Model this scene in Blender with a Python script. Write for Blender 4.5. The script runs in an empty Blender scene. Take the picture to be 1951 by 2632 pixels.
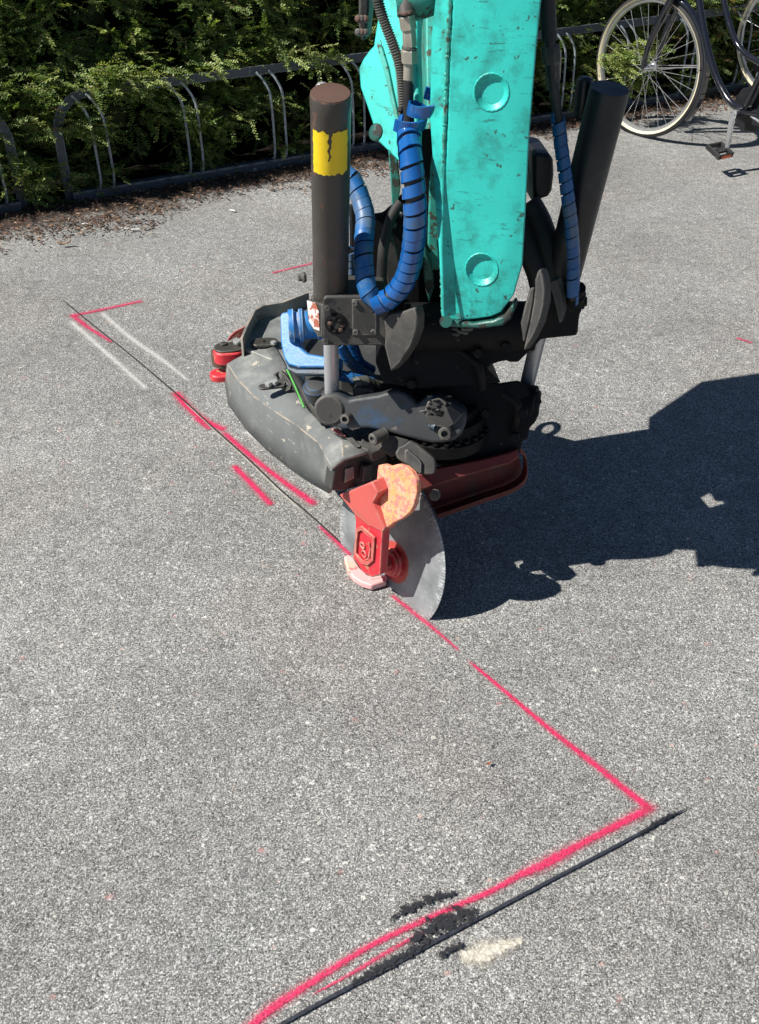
import bpy, bmesh, math, random
import numpy as np
from mathutils import Vector, Matrix, noise as mnoise
random.seed(7); RNG = np.random.default_rng(7)
R = math.radians
S = bpy.context.scene
col = S.collection

# ------------------------------------------------------------ camera, sky, sun, exposure
CAM_H, FPX, PITCH = 1.6, 2600.0, R(36.5)
cd = bpy.data.cameras.new('camera'); cam = bpy.data.objects.new('camera', cd); col.objects.link(cam)
cam.location = (0, 0, CAM_H); cam.rotation_euler = (R(90) - PITCH, 0, 0)
cd.sensor_fit = 'VERTICAL'; cd.sensor_height = 36.0; cd.lens = 36.0 * FPX / 2632.0
cd.clip_start = 0.05; cd.clip_end = 2000
S.camera = cam
SUN_EL, SHAD_AZ = R(47), R(16)          # elevation; direction (from +X towards +Y) in which shadows fall
tosun = Vector((-math.cos(SHAD_AZ) * math.cos(SUN_EL), -math.sin(SHAD_AZ) * math.cos(SUN_EL), math.sin(SUN_EL)))
W = bpy.data.worlds.new('World'); S.world = W; W.use_nodes = True
nt = W.node_tree; bg = nt.nodes['Background']
sky = nt.nodes.new('ShaderNodeTexSky'); sky.sky_type = 'NISHITA'; sky.sun_disc = False
sky.sun_elevation = SUN_EL; sky.sun_rotation = math.atan2(tosun.x, tosun.y)
sky.altitude = 1500; sky.air_density = .8; sky.dust_density = .2; sky.ozone_density = 2.5
nt.links.new(sky.outputs[0], bg.inputs[0]); bg.inputs[1].default_value = 0.05
sl = bpy.data.lights.new('sun', 'SUN'); sl.energy = 5.0; sl.angle = R(0.5); sl.color = (1, .965, .91)
sun = bpy.data.objects.new('sun', sl); col.objects.link(sun)
sun.rotation_euler = tosun.to_track_quat('Z', 'Y').to_euler(); sun.location = (-4, -1, 6)
S.view_settings.view_transform = 'Standard'; S.view_settings.look = 'None'
S.view_settings.exposure = 0.55; S.view_settings.gamma = 1

# ------------------------------------------------------------ survey helpers: sight lines of the survey photo -> metres
FWD = Vector((0, math.cos(PITCH), -math.sin(PITCH))); UPV = Vector((0, math.sin(PITCH), math.cos(PITCH)))
O = Vector((0, 0, CAM_H))
def ray(px, py): return FWD + Vector((1, 0, 0)) * ((px - 975.5) / FPX) - UPV * ((py - 1316) / FPX)
def PZ(px, py, z=0.0): r = ray(px, py); return O + r * ((z - CAM_H) / r.z)
def PY(px, py, Y): r = ray(px, py); return O + r * (Y / r.y)
def PP(px, py, p0, n): r = ray(px, py); return O + r * ((p0 - O).dot(n) / r.dot(n))
def depth(p): return (p - O).dot(FWD)

# ------------------------------------------------------------ materials
class NT:
    def __init__(s, m):
        m.use_nodes = True; s.t = m.node_tree; s.n = s.t.nodes; s.b = s.n['Principled BSDF']
        s.out = s.n['Material Output']
        tc = s.n.new('ShaderNodeTexCoord'); s.obj = tc.outputs['Object']; s.uv = tc.outputs['UV']
        g = s.n.new('ShaderNodeNewGeometry'); s.pos = g.outputs['Position']; s.nor = g.outputs['Normal']
    def l(s, a, b): s.t.links.new(a, b)
    def noise(s, scale, detail=4, rough=.6, src=None, dist=0):
        x = s.n.new('ShaderNodeTexNoise'); x.inputs['Scale'].default_value = scale; x.inputs['Detail'].default_value = detail
        x.inputs['Roughness'].default_value = rough; x.inputs['Distortion'].default_value = dist
        s.l(src or s.obj, x.inputs['Vector']); return x.outputs[0]
    def vor(s, scale, feat='F1', src=None, out='Distance'):
        x = s.n.new('ShaderNodeTexVoronoi'); x.feature = feat; x.inputs['Scale'].default_value = scale
        s.l(src or s.obj, x.inputs['Vector']); return x.outputs[out]
    def ramp(s, f, stops, interp='LINEAR'):
        x = s.n.new('ShaderNodeValToRGB'); x.color_ramp.interpolation = interp
        e = x.color_ramp.elements
        while len(e) < len(stops): e.new(.5)
        for i, (p, c) in enumerate(stops):
            e[i].position = p; e[i].color = (c, c, c, 1) if isinstance(c, (int, float)) else (*c, 1)
        s.l(f, x.inputs[0]); return x.outputs[0]
    def mix(s, f, a, b, mode='MIX'):
        x = s.n.new('ShaderNodeMix'); x.data_type = 'RGBA'; x.blend_type = mode
        for k, v in ((0, f), (6, a), (7, b)):
            if isinstance(v, (int, float)): x.inputs[k].default_value = v if k == 0 else (v, v, v, 1)
            elif isinstance(v, tuple): x.inputs[k].default_value = (*v, 1)
            else: s.l(v, x.inputs[k])
        return x.outputs[2]
    def math(s, op, a, b=0.0, clamp=False):
        x = s.n.new('ShaderNodeMath'); x.operation = op; x.use_clamp = clamp
        for k, v in ((0, a), (1, b)):
            if isinstance(v, (int, float)): x.inputs[k].default_value = v
            else: s.l(v, x.inputs[k])
        return x.outputs[0]
    def bump(s, h, strength=.3, dist=.002):
        x = s.n.new('ShaderNodeBump'); x.inputs['Strength'].default_value = strength; x.inputs['Distance'].default_value = dist
        s.l(h, x.inputs['Height']); s.l(x.outputs[0], s.b.inputs['Normal'])
    def rand(s): return s.n.new('ShaderNodeObjectInfo').outputs['Random']

def worn(name, base, rough=.5, metal=0., var=.25, chip=None, chip_amt=.0, chip_scale=30, dirt=None, dirt_amt=.0, dirt_scale=9,
         bump=.15, bscale=120, coat=0., streak=False, scratch=None, scratch_amt=0., edge=None, lowgrime=None):
    m = bpy.data.materials.new(name); t = NT(m)
    c = t.mix(t.ramp(t.noise(7, 5), [(.3, 0.), (.75, 1.)]), tuple(x * (1 - var) for x in base), tuple(min(1, x * (1 + var * .5)) for x in base))
    src = t.obj
    if streak:
        mp = t.n.new('ShaderNodeMapping'); mp.inputs['Scale'].default_value = (1, 1, .22); t.l(t.obj, mp.inputs[0]); src = mp.outputs[0]
    if dirt:
        f = t.ramp(t.noise(dirt_scale, 7, .68, src=src), [(.62 - dirt_amt * .3, 0.), (.78 - dirt_amt * .3, .85)]); c = t.mix(f, c, dirt)
    if scratch:
        mp = t.n.new('ShaderNodeMapping'); mp.inputs['Scale'].default_value = (1, 1, 8); mp.inputs['Rotation'].default_value = (.4, .9, .3)
        t.l(t.obj, mp.inputs[0])
        f = t.ramp(t.noise(16, 6, .75, src=mp.outputs[0]), [(.66 - scratch_amt * .3, 0.), (.7 - scratch_amt * .3, .8)]); c = t.mix(f, c, scratch)
    h = t.noise(bscale, 3)
    if lowgrime:
        sp = t.n.new('ShaderNodeSeparateXYZ'); t.l(t.pos, sp.inputs[0])
        zz = t.ramp(sp.outputs[2], [(.70, 1.), (.90, 0.)])
        mp = t.n.new('ShaderNodeMapping'); mp.inputs['Scale'].default_value = (1, 1, .45); t.l(t.obj, mp.inputs[0])
        f = t.math('MULTIPLY', zz, t.ramp(t.noise(62, 6, .75, src=mp.outputs[0]), [(.50, 0.), (.60, .85)])); c = t.mix(f, c, (.02, .13, .10))
        f = t.math('MULTIPLY', zz, t.ramp(t.noise(28, 5, .7, src=t.obj), [(.60, 0.), (.66, .9)])); c = t.mix(f, c, lowgrime)
    if edge:
        bv = t.n.new('ShaderNodeBevel'); bv.inputs['Radius'].default_value = .006; bv.samples = 4
        dt = t.n.new('ShaderNodeVectorMath'); dt.operation = 'DOT_PRODUCT'; t.l(bv.outputs[0], dt.inputs[0]); t.l(t.nor, dt.inputs[1])
        e = t.math('SUBTRACT', 1.0, dt.outputs['Value'])
        f = t.math('MULTIPLY', t.ramp(e, [(.02, 0.), (.09, 1.)]), t.ramp(t.noise(35, 5), [(.4, 0.), (.55, 1.)])); c = t.mix(f, c, edge)
    if chip:
        f = t.ramp(t.noise(chip_scale, 6, .62), [(.66 - chip_amt * .3, 0.), (.675 - chip_amt * .3, 1.)])
        c = t.mix(f, c, chip); h = t.math('SUBTRACT', h, t.math('MULTIPLY', f, 1.2))
        r = t.mix(f, rough, .85); t.l(r, t.b.inputs['Roughness'])
    else:
        t.l(t.ramp(t.noise(13, 5), [(.3, max(0, rough - .12)), (.7, min(1, rough + .12))]), t.b.inputs['Roughness'])
    t.l(c, t.b.inputs['Base Color']); t.b.inputs['Metallic'].default_value = metal
    if coat: t.b.inputs['Coat Weight'].default_value = coat
    if bump: t.bump(h, bump, .0015)
    return m

M = {}
M['teal'] = worn('teal_paint', (.03, .52, .45), .42, var=.17, chip=(.03, .11, .09), chip_amt=.05, chip_scale=60, dirt=(.022, .25, .21), dirt_amt=.42, dirt_scale=17, bump=.22, scratch=(.02, .16, .14), scratch_amt=.2, lowgrime=(.10, .05, .025))
M['teal_dirty'] = worn('teal_paint_scuffed', (.035, .36, .29), .5, var=.3, chip=(.06, .07, .05), chip_amt=.35, chip_scale=38, dirt=(.06, .18, .13), dirt_amt=.5, dirt_scale=20, bump=.4)
M['lip'] = worn('greasy_teal', (.02, .10, .08), .4, var=.4, chip=(.03, .03, .025), chip_amt=.4, chip_scale=30, bump=.6)
M['grease'] = worn('greasy_shaded_steel', (.007, .007, .008), .65, var=.5, dirt=(.014, .012, .010), dirt_amt=.3, bump=.6, bscale=60, chip=(.07, .055, .04), chip_amt=.0, chip_scale=60)  # greasy steel, base darkened to stand in for shade under the arm
M['grease'].node_tree.nodes['Principled BSDF'].inputs['Specular IOR Level'].default_value = .22
M['castdark'] = worn('dusty_dark_casting', (.040, .038, .035), .62, var=.3, dirt=(.085, .076, .064), dirt_amt=.45, bump=.5, bscale=55, edge=(.18, .17, .15), chip=(.015, .015, .015), chip_amt=.02)
M['cyl'] = worn('chipped_black_paint', (.060, .051, .043), .42, var=.35, chip=(.12, .065, .045), chip_amt=.17, chip_scale=38, dirt=(.085, .074, .06), dirt_amt=.35, bump=.25, edge=(.25, .13, .10))
M['cylcap'] = worn('rusty_brown_cap', (.115, .062, .045), .65, var=.3, dirt=(.07, .045, .035), dirt_amt=.4, bump=.3, chip=(.2, .1, .07), chip_amt=.05)
M['cyl2'] = worn('black_enamel', (.012, .013, .016), .42, var=.3, dirt=(.045, .045, .045), dirt_amt=.2, bump=.12)
M['yellow'] = worn('yellow_sticker', (.86, .60, .01), .5, var=.12, chip=(.03, .028, .02), chip_amt=.03, chip_scale=24, dirt=(.25, .14, .01), dirt_amt=.15, dirt_scale=25, bump=.2)
M['label'] = worn('peeling_white_sticker', (.72, .66, .62), .6, var=.2, chip=(.33, .10, .06), chip_amt=.42, chip_scale=34, bump=.3)
M['blueplastic'] = worn('blue_spiral_plastic', (.008, .105, .36), .22, var=.3, dirt=(.05, .10, .16), dirt_amt=.3, dirt_scale=14, bump=.06, coat=.6)
M['blueplastic_dusty'] = worn('dusty_blue_spiral_plastic', (.015, .115, .32), .4, var=.3, dirt=(.13, .17, .2), dirt_amt=.5, dirt_scale=12, bump=.1)
M['rubber'] = worn('black_rubber', (.018, .018, .018), .6, var=.3, dirt=(.05, .047, .04), dirt_amt=.4, bump=.2)
M['corr'] = worn('corrugated_plastic', (.10, .10, .085), .5, var=.25, dirt=(.04, .045, .035), dirt_amt=.4, bump=.1)
M['fitting'] = worn('plated_steel_fitting', (.50, .46, .37), .38, metal=.4, var=.3, dirt=(.1, .085, .06), dirt_amt=.35, bump=.15, edge=(.5, .48, .42))
M['chrome'] = worn('chromed_rod', (.50, .50, .51), .3, metal=.45, var=.1, dirt=(.3, .29, .28), dirt_amt=.1, dirt_scale=5, bump=.03, streak=True)
M['grey'] = worn('worn_grey_cover_paint', (.17, .18, .175), .5, var=.3, chip=(.42, .38, .30), chip_amt=.01, chip_scale=26, dirt=(.30, .30, .275), dirt_amt=.45, dirt_scale=6, bump=.3, scratch=(.45, .44, .42), scratch_amt=.14, edge=(.55, .42, .3))
M['greydark'] = worn('dark_grey_cover', (.045, .045, .042), .55, var=.3, dirt=(.1, .1, .09), dirt_amt=.3, bump=.2, edge=(.2, .18, .15))
M['blue'] = worn('bright_blue_paint', (.03, .20, .50), .45, var=.18, chip=(.36, .38, .4), chip_amt=.2, chip_scale=22, dirt=(.17, .22, .26), dirt_amt=.35, dirt_scale=12, bump=.35, edge=(.5, .52, .5))
M['bluegrey'] = worn('greasy_blue_casting', (.050, .052, .053), .5, var=.35, dirt=(.03, .085, .17), dirt_amt=.26, dirt_scale=9, bump=.35, chip=(.12, .11, .1), chip_amt=.0, chip_scale=40, edge=(.05, .19, .38))  # greasy blue-grey; blue edges and patches paint a sheen into the colour
M['red'] = worn('red_paint', (.66, .032, .05), .45, var=.25, chip=(.45, .17, .10), chip_amt=.14, chip_scale=34, dirt=(.35, .06, .04), dirt_amt=.3, bump=.35, edge=(.75, .35, .25))
M['pinkred'] = worn('chalky_red_paint', (.56, .10, .085), .6, var=.15, chip=(.3, .13, .08), chip_amt=.03, dirt=(.33, .13, .09), dirt_amt=.35, bump=.25, edge=(.7, .4, .32))
M['redworn'] = worn('shaded_worn_red_paint', (.15, .014, .013), .6, var=.4, chip=(.13, .05, .03), chip_amt=.1, dirt=(.07, .04, .03), dirt_amt=.4, bump=.4, edge=(.25, .09, .05))  # worn red, base darkened for the shade the rear beam stands in
M['orange'] = worn('orange_rust_on_red', (.84, .38, .24), .7, var=.18, chip=(.72, .20, .17), chip_amt=.45, chip_scale=95, dirt=(.78, .30, .09), dirt_amt=.6, dirt_scale=30, bump=.6, bscale=50, edge=(.35, .22, .16))
M['shoe'] = worn('scraped_pink_shoe', (.82, .46, .44), .5, var=.2, chip=(.72, .12, .12), chip_amt=.22, chip_scale=20, dirt=(.80, .42, .22), dirt_amt=.3, bump=.3)
M['pindark'] = worn('dark_pin_cap', (.05, .046, .036), .5, var=.3, dirt=(.1, .09, .07), dirt_amt=.2, bump=.2, edge=(.2, .19, .17))
M['bolt'] = worn('zinc_bolt', (.55, .55, .53), .4, metal=.5, var=.2, bump=.1)
M['greencable'] = worn('green_cable', (.10, .40, .08), .5, var=.15, bump=.05)
M['rack'] = worn('blue_grey_rack_paint', (.055, .072, .095), .45, var=.25, chip=(.30, .33, .34), chip_amt=.05, chip_scale=40, dirt=(.06, .07, .07), dirt_amt=.3, bump=.15, edge=(.38, .42, .42))
M['rackrod'] = worn('peeling_rack_rod', (.30, .34, .36), .5, var=.3, chip=(.42, .44, .44), chip_amt=.35, chip_scale=90, bump=.2)
M['twig'] = worn('brown_twig', (.10, .06, .035), .8, bump=.1)
M['bikeblack'] = worn('glossy_black_bike_paint', (.012, .013, .018), .15, var=.1, coat=.8, bump=0)
M['bikegreen'] = worn('silver_green_bike_paint', (.16, .19, .17), .25, var=.1, coat=.6, bump=0)
M['alloy'] = worn('brushed_alloy', (.6, .61, .62), .28, metal=.8, var=.1, bump=.03)
M['spoke'] = worn('steel_spoke', (.4, .4, .4), .35, metal=.5, var=.1, bump=0)
M['cream'] = worn('cream_tyre_wall', (.70, .62, .42), .7, var=.15, dirt=(.4, .36, .25), dirt_amt=.2, bump=.1)
M['tyre'] = worn('black_tyre_tread', (.022, .022, .024), .8, var=.2, bump=.6, bscale=300)
M['pedalrefl'] = worn('orange_reflector', (.8, .14, .03), .3, bump=0)
M['butt'] = worn('white_paper', (.78, .76, .72), .8, var=.1, bump=.1)
M['dryleaf'] = worn('dry_brown_leaf', (.28, .09, .045), .8, var=.4, bump=.3)
M['soil'] = worn('leaf_covered_soil', (.012, .009, .007), .95, var=.5, dirt=(.025, .015, .01), dirt_amt=.4, dirt_scale=30, bump=.4, bscale=50)

# disc: bare steel with radial grind marks
def disc_mat(hubat, nrm, center):
    m = bpy.data.materials.new('ground_steel_disc'); t = NT(m)
    ax1 = nrm.orthogonal().normalized(); ax2 = nrm.cross(ax1)
    v = t.n.new('ShaderNodeVectorMath'); v.operation = 'SUBTRACT'; t.l(t.pos, v.inputs[0]); v.inputs[1].default_value = center
    def dot(a):
        x = t.n.new('ShaderNodeVectorMath'); x.operation = 'DOT_PRODUCT'; t.l(v.outputs[0], x.inputs[0]); x.inputs[1].default_value = a
        return x.outputs['Value']
    a, b = dot(ax1), dot(ax2)
    ang = t.math('ARCTAN2', a, b)
    r = t.math('SQRT', t.math('ADD', t.math('MULTIPLY', a, a), t.math('MULTIPLY', b, b)))
    cx = t.n.new('ShaderNodeCombineXYZ'); t.l(t.math('MULTIPLY', ang, 9.), cx.inputs[0]); t.l(t.math('MULTIPLY', r, 9.), cx.inputs[1])
    grind = t.noise(5, 6, .75, src=cx.outputs[0])
    c = t.mix(t.ramp(t.noise(9, 6, .7, src=t.pos), [(.35, 0.), (.7, 1.)]), (.17, .18, .185), (.36, .375, .38))
    rim = t.ramp(r, [(.165, 0.), (.20, 1.)])
    c = t.mix(t.math('MULTIPLY', rim, t.ramp(grind, [(.5, 0.), (.62, .8)])), c, (.8, .81, .8))
    c = t.mix(t.ramp(t.noise(38, 4, src=t.pos), [(.68, 0.), (.72, .6)]), c, (.72, .72, .7))
    d2 = t.n.new('ShaderNodeVectorMath'); d2.operation = 'DISTANCE'; t.l(t.pos, d2.inputs[0]); d2.inputs[1].default_value = hubat
    hub = t.ramp(t.math('ADD', d2.outputs['Value'], t.math('MULTIPLY', t.noise(60, 3, src=t.pos), .008)), [(.054, 1.), (.058, 0.)])
    c = t.mix(hub, c, (.50, .075, .06))
    t.l(c, t.b.inputs['Base Color']); t.b.inputs['Metallic'].default_value = .3
    t.l(t.ramp(grind, [(.3, .35), (.7, .6)]), t.b.inputs['Roughness'])
    t.bump(t.math('ADD', grind, t.noise(200, 2, src=t.pos)), .12, .001)
    return m

def asphalt():
    m = bpy.data.materials.new('worn_asphalt'); t = NT(m)
    def wob(scale, amp):
        w = t.n.new('ShaderNodeVectorMath'); w.operation = 'MULTIPLY_ADD'
        nz = t.n.new('ShaderNodeTexNoise'); nz.inputs['Scale'].default_value = scale; nz.inputs['Detail'].default_value = 3; t.l(t.pos, nz.inputs['Vector'])
        t.l(nz.outputs['Color'], w.inputs[0]); w.inputs[1].default_value = (amp,) * 3; t.l(t.pos, w.inputs[2]); return w.outputs[0]
    src = wob(230, .010)
    v = t.n.new('ShaderNodeTexVoronoi'); v.inputs['Scale'].default_value = 235; t.l(src, v.inputs['Vector'])
    rnd = t.n.new('ShaderNodeSeparateColor'); t.l(v.outputs['Color'], rnd.inputs[0])
    stone = t.ramp(rnd.outputs[0], [(0, .20), (.35, .25), (.6, .30), (.80, .37), (.92, .50), (1, .70)])
    c = t.mix(1., stone, t.ramp(v.outputs['Distance'], [(.25, 1.06), (.75, .60)]), 'MULTIPLY')
    n1 = t.noise(330, 2, .6, src=t.pos); c = t.mix(t.ramp(n1, [(.55, 0.), (.61, .95)]), c, (.70, .69, .64))
    n2 = t.noise(270, 2, .65, src=src); c = t.mix(t.ramp(n2, [(.39, .95), (.45, 0.)]), c, (.050, .050, .050))
    v2 = t.n.new('ShaderNodeTexVoronoi'); v2.inputs['Scale'].default_value = 58; t.l(wob(90, .02), v2.inputs['Vector'])
    r2 = t.n.new('ShaderNodeSeparateColor'); t.l(v2.outputs['Color'], r2.inputs[0])
    big = t.math('MULTIPLY', t.ramp(r2.outputs[0], [(.90, 0.), (.92, 1.)]), t.ramp(v2.outputs['Distance'], [(.16, 1.), (.28, 0.)]))
    tint = t.ramp(r2.outputs[1], [(0, (.72, .70, .65)), (.45, (.76, .76, .73)), (.82, (.45, .44, .41)), (.95, (.55, .40, .35)), (1, (.55, .33, .3))])
    c = t.mix(t.math('MULTIPLY', big, .8), c, tint)
    v3 = t.n.new('ShaderNodeTexVoronoi'); v3.inputs['Scale'].default_value = 22; t.l(wob(60, .03), v3.inputs['Vector'])
    r3 = t.n.new('ShaderNodeSeparateColor'); t.l(v3.outputs['Color'], r3.inputs[0])
    fl = t.math('MULTIPLY', t.ramp(r3.outputs[1], [(.86, 0.), (.87, 1.)]), t.ramp(v3.outputs['Distance'], [(.06, .6), (.16, 0.)]))
    c = t.mix(fl, c, (.50, .24, .22))
    c = t.mix(1., c, t.ramp(t.noise(1.5, 6, .62, src=t.pos), [(.3, .74), (.68, 1.12)]), 'MULTIPLY')
    c = t.mix(1., c, t.ramp(t.noise(24, 5, .7, src=t.pos), [(.3, .82), (.7, 1.14)]), 'MULTIPLY')
    c = t.mix(t.ramp(t.noise(1.1, 4, src=t.pos), [(.4, 0.), (.7, .6)]), c, t.mix(1., c, (1.0, .92, .88), 'MULTIPLY'))
    c = t.mix(1., c, (1.06, 1.06, 1.03), 'MULTIPLY')
    cr = t.n.new('ShaderNodeTexVoronoi'); cr.feature = 'DISTANCE_TO_EDGE'; cr.inputs['Scale'].default_value = 1.3; t.l(wob(3.5, .28), cr.inputs['Vector'])
    c = t.mix(t.math('MULTIPLY', t.ramp(cr.outputs['Distance'], [(.0, .5), (.009, 0.)]), t.ramp(t.noise(1.7, 3, src=t.pos), [(.52, 0.), (.62, 1.)])), c, (.09, .085, .08))
    t.l(c, t.b.inputs['Base Color']); t.b.inputs['Roughness'].default_value = .85
    h = t.math('SUBTRACT', t.math('MULTIPLY', rnd.outputs[1], .5), t.math('MULTIPLY', v.outputs['Distance'], .6))
    t.bump(t.math('ADD', t.math('ADD', h, n1), n2), .75, .0022)
    return m
M['asphalt'] = asphalt()

def spray(name, c1, c2, core=.5, dens=1.0, rough=.55, gran=1.0, wet=False, gs=240, n2a=.12, gaps=False):
    """thin film lying on the asphalt; v runs 0..1 across the stroke, u along"""
    m = bpy.data.materials.new(name); t = NT(m)
    sp = t.n.new('ShaderNodeSeparateXYZ'); t.l(t.uv, sp.inputs[0])
    d = t.math('ABSOLUTE', t.math('SUBTRACT', sp.outputs[1], .5))       # 0 centre .. .5 rim
    n1 = t.noise(gs, 5, .75, src=t.pos); n2 = t.noise(30, 4, .6, src=t.pos)
    nn = t.math('ADD', t.math('MULTIPLY', t.math('SUBTRACT', n1, .5), .62 * gran), t.math('MULTIPLY', t.math('SUBTRACT', n2, .5), n2a))
    a = t.math('ADD', t.math('MULTIPLY', d, 2.), nn)
    soft = t.ramp(a, [(core - .14, dens), (core + .12, .25 * dens if not wet else .0), (.95, 0.)])
    fade = t.math('MULTIPLY', t.ramp(sp.outputs[0], [(0., 0.), (.05, 1.)]), t.ramp(sp.outputs[0], [(.95, 1.), (1., 0.)]))
    al = t.math('MULTIPLY', soft, fade, True)
    if gaps: al = t.math('MULTIPLY', al, t.ramp(t.noise(330, 4, .75, src=t.pos), [(.38, .1), (.50, 1.)]))
    c = t.mix(t.ramp(t.noise(150, 5, .75, src=t.pos), [(.38, 0.), (.62, 1.)]), c2, c1)
    t.l(c, t.b.inputs['Base Color']); t.b.inputs['Roughness'].default_value = rough
    t.l(al, t.b.inputs['Alpha'])
    t.bump(t.math('ADD', t.vor(165, src=t.pos), t.noise(300, 3, src=t.pos)), .5 if not wet else .2, .002)
    return m
M['pink'] = spray('pink_spray_paint', (.90, .035, .15), (.55, .02, .085), .34, .95, gran=1.0, gaps=True)
M['pinkthin'] = spray('thin_pink_spray_paint', (.84, .05, .16), (.48, .02, .08), .30, .85, gran=1.2, gaps=True)
M['chalk'] = spray('white_scrape', (.72, .71, .66), (.46, .45, .42), .34, .75, gran=2.6, n2a=.3)
M['chalkdense'] = spray('white_gouge', (.80, .76, .66), (.42, .37, .28), .42, .85, gran=2.6, gs=90, n2a=.3)
M['tar'] = spray('black_saw_slurry', (.035, .042, .058), (.018, .018, .022), .55, 1., rough=.6, gran=1.1, wet=True, gs=120)
M['tarcrumb'] = spray('bitumen_crumbs', (.010, .011, .014), (.02, .02, .024), .30, 1., rough=.7, gran=4.8, wet=True, gs=105, n2a=.3)
M['cutline'] = spray('saw_cut_groove', (.02, .018, .016), (.05, .045, .04), .5, .95, gran=1.5, wet=True)
M['cutdust'] = spray('pale_cut_dust', (.66, .62, .54), (.4, .37, .32), .42, .85, gran=1.5)

def leafmat(name, c, c2, tr=.35):
    m = bpy.data.materials.new(name); t = NT(m)
    cc = t.mix(t.noise(9, 3, src=t.pos), c, c2)
    t.l(cc, t.b.inputs['Base Color']); t.b.inputs['Roughness'].default_value = .5
    tl = t.n.new('ShaderNodeBsdfTranslucent'); t.l(t.mix(1., cc, (1.5, 1.5, .55), 'MULTIPLY'), tl.inputs[0])
    mx = t.n.new('ShaderNodeMixShader'); mx.inputs[0].default_value = tr
    t.l(t.b.outputs[0], mx.inputs[1]); t.l(tl.outputs[0], mx.inputs[2]); t.l(mx.outputs[0], t.out.inputs[0])
    return m
LEAF = [leafmat('yew_leaf', (.14, .24, .05), (.22, .33, .08)), leafmat('yew_leaf_dark', (.09, .16, .04), (.13, .20, .055)),
        leafmat('yew_leaf_pale', (.30, .40, .11), (.40, .48, .15)), leafmat('yew_leaf_yellowed', (.30, .24, .09), (.22, .15, .06))]
LITTER = [worn('litter_rust', (.19, .085, .05), .85, var=.4, bump=.2), worn('litter_brown', (.11, .065, .04), .85, var=.4, bump=.2),
          worn('litter_tan', (.36, .24, .15), .85, var=.3, bump=.2), worn('litter_dark', (.05, .033, .022), .9, var=.4, bump=.2)]

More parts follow.
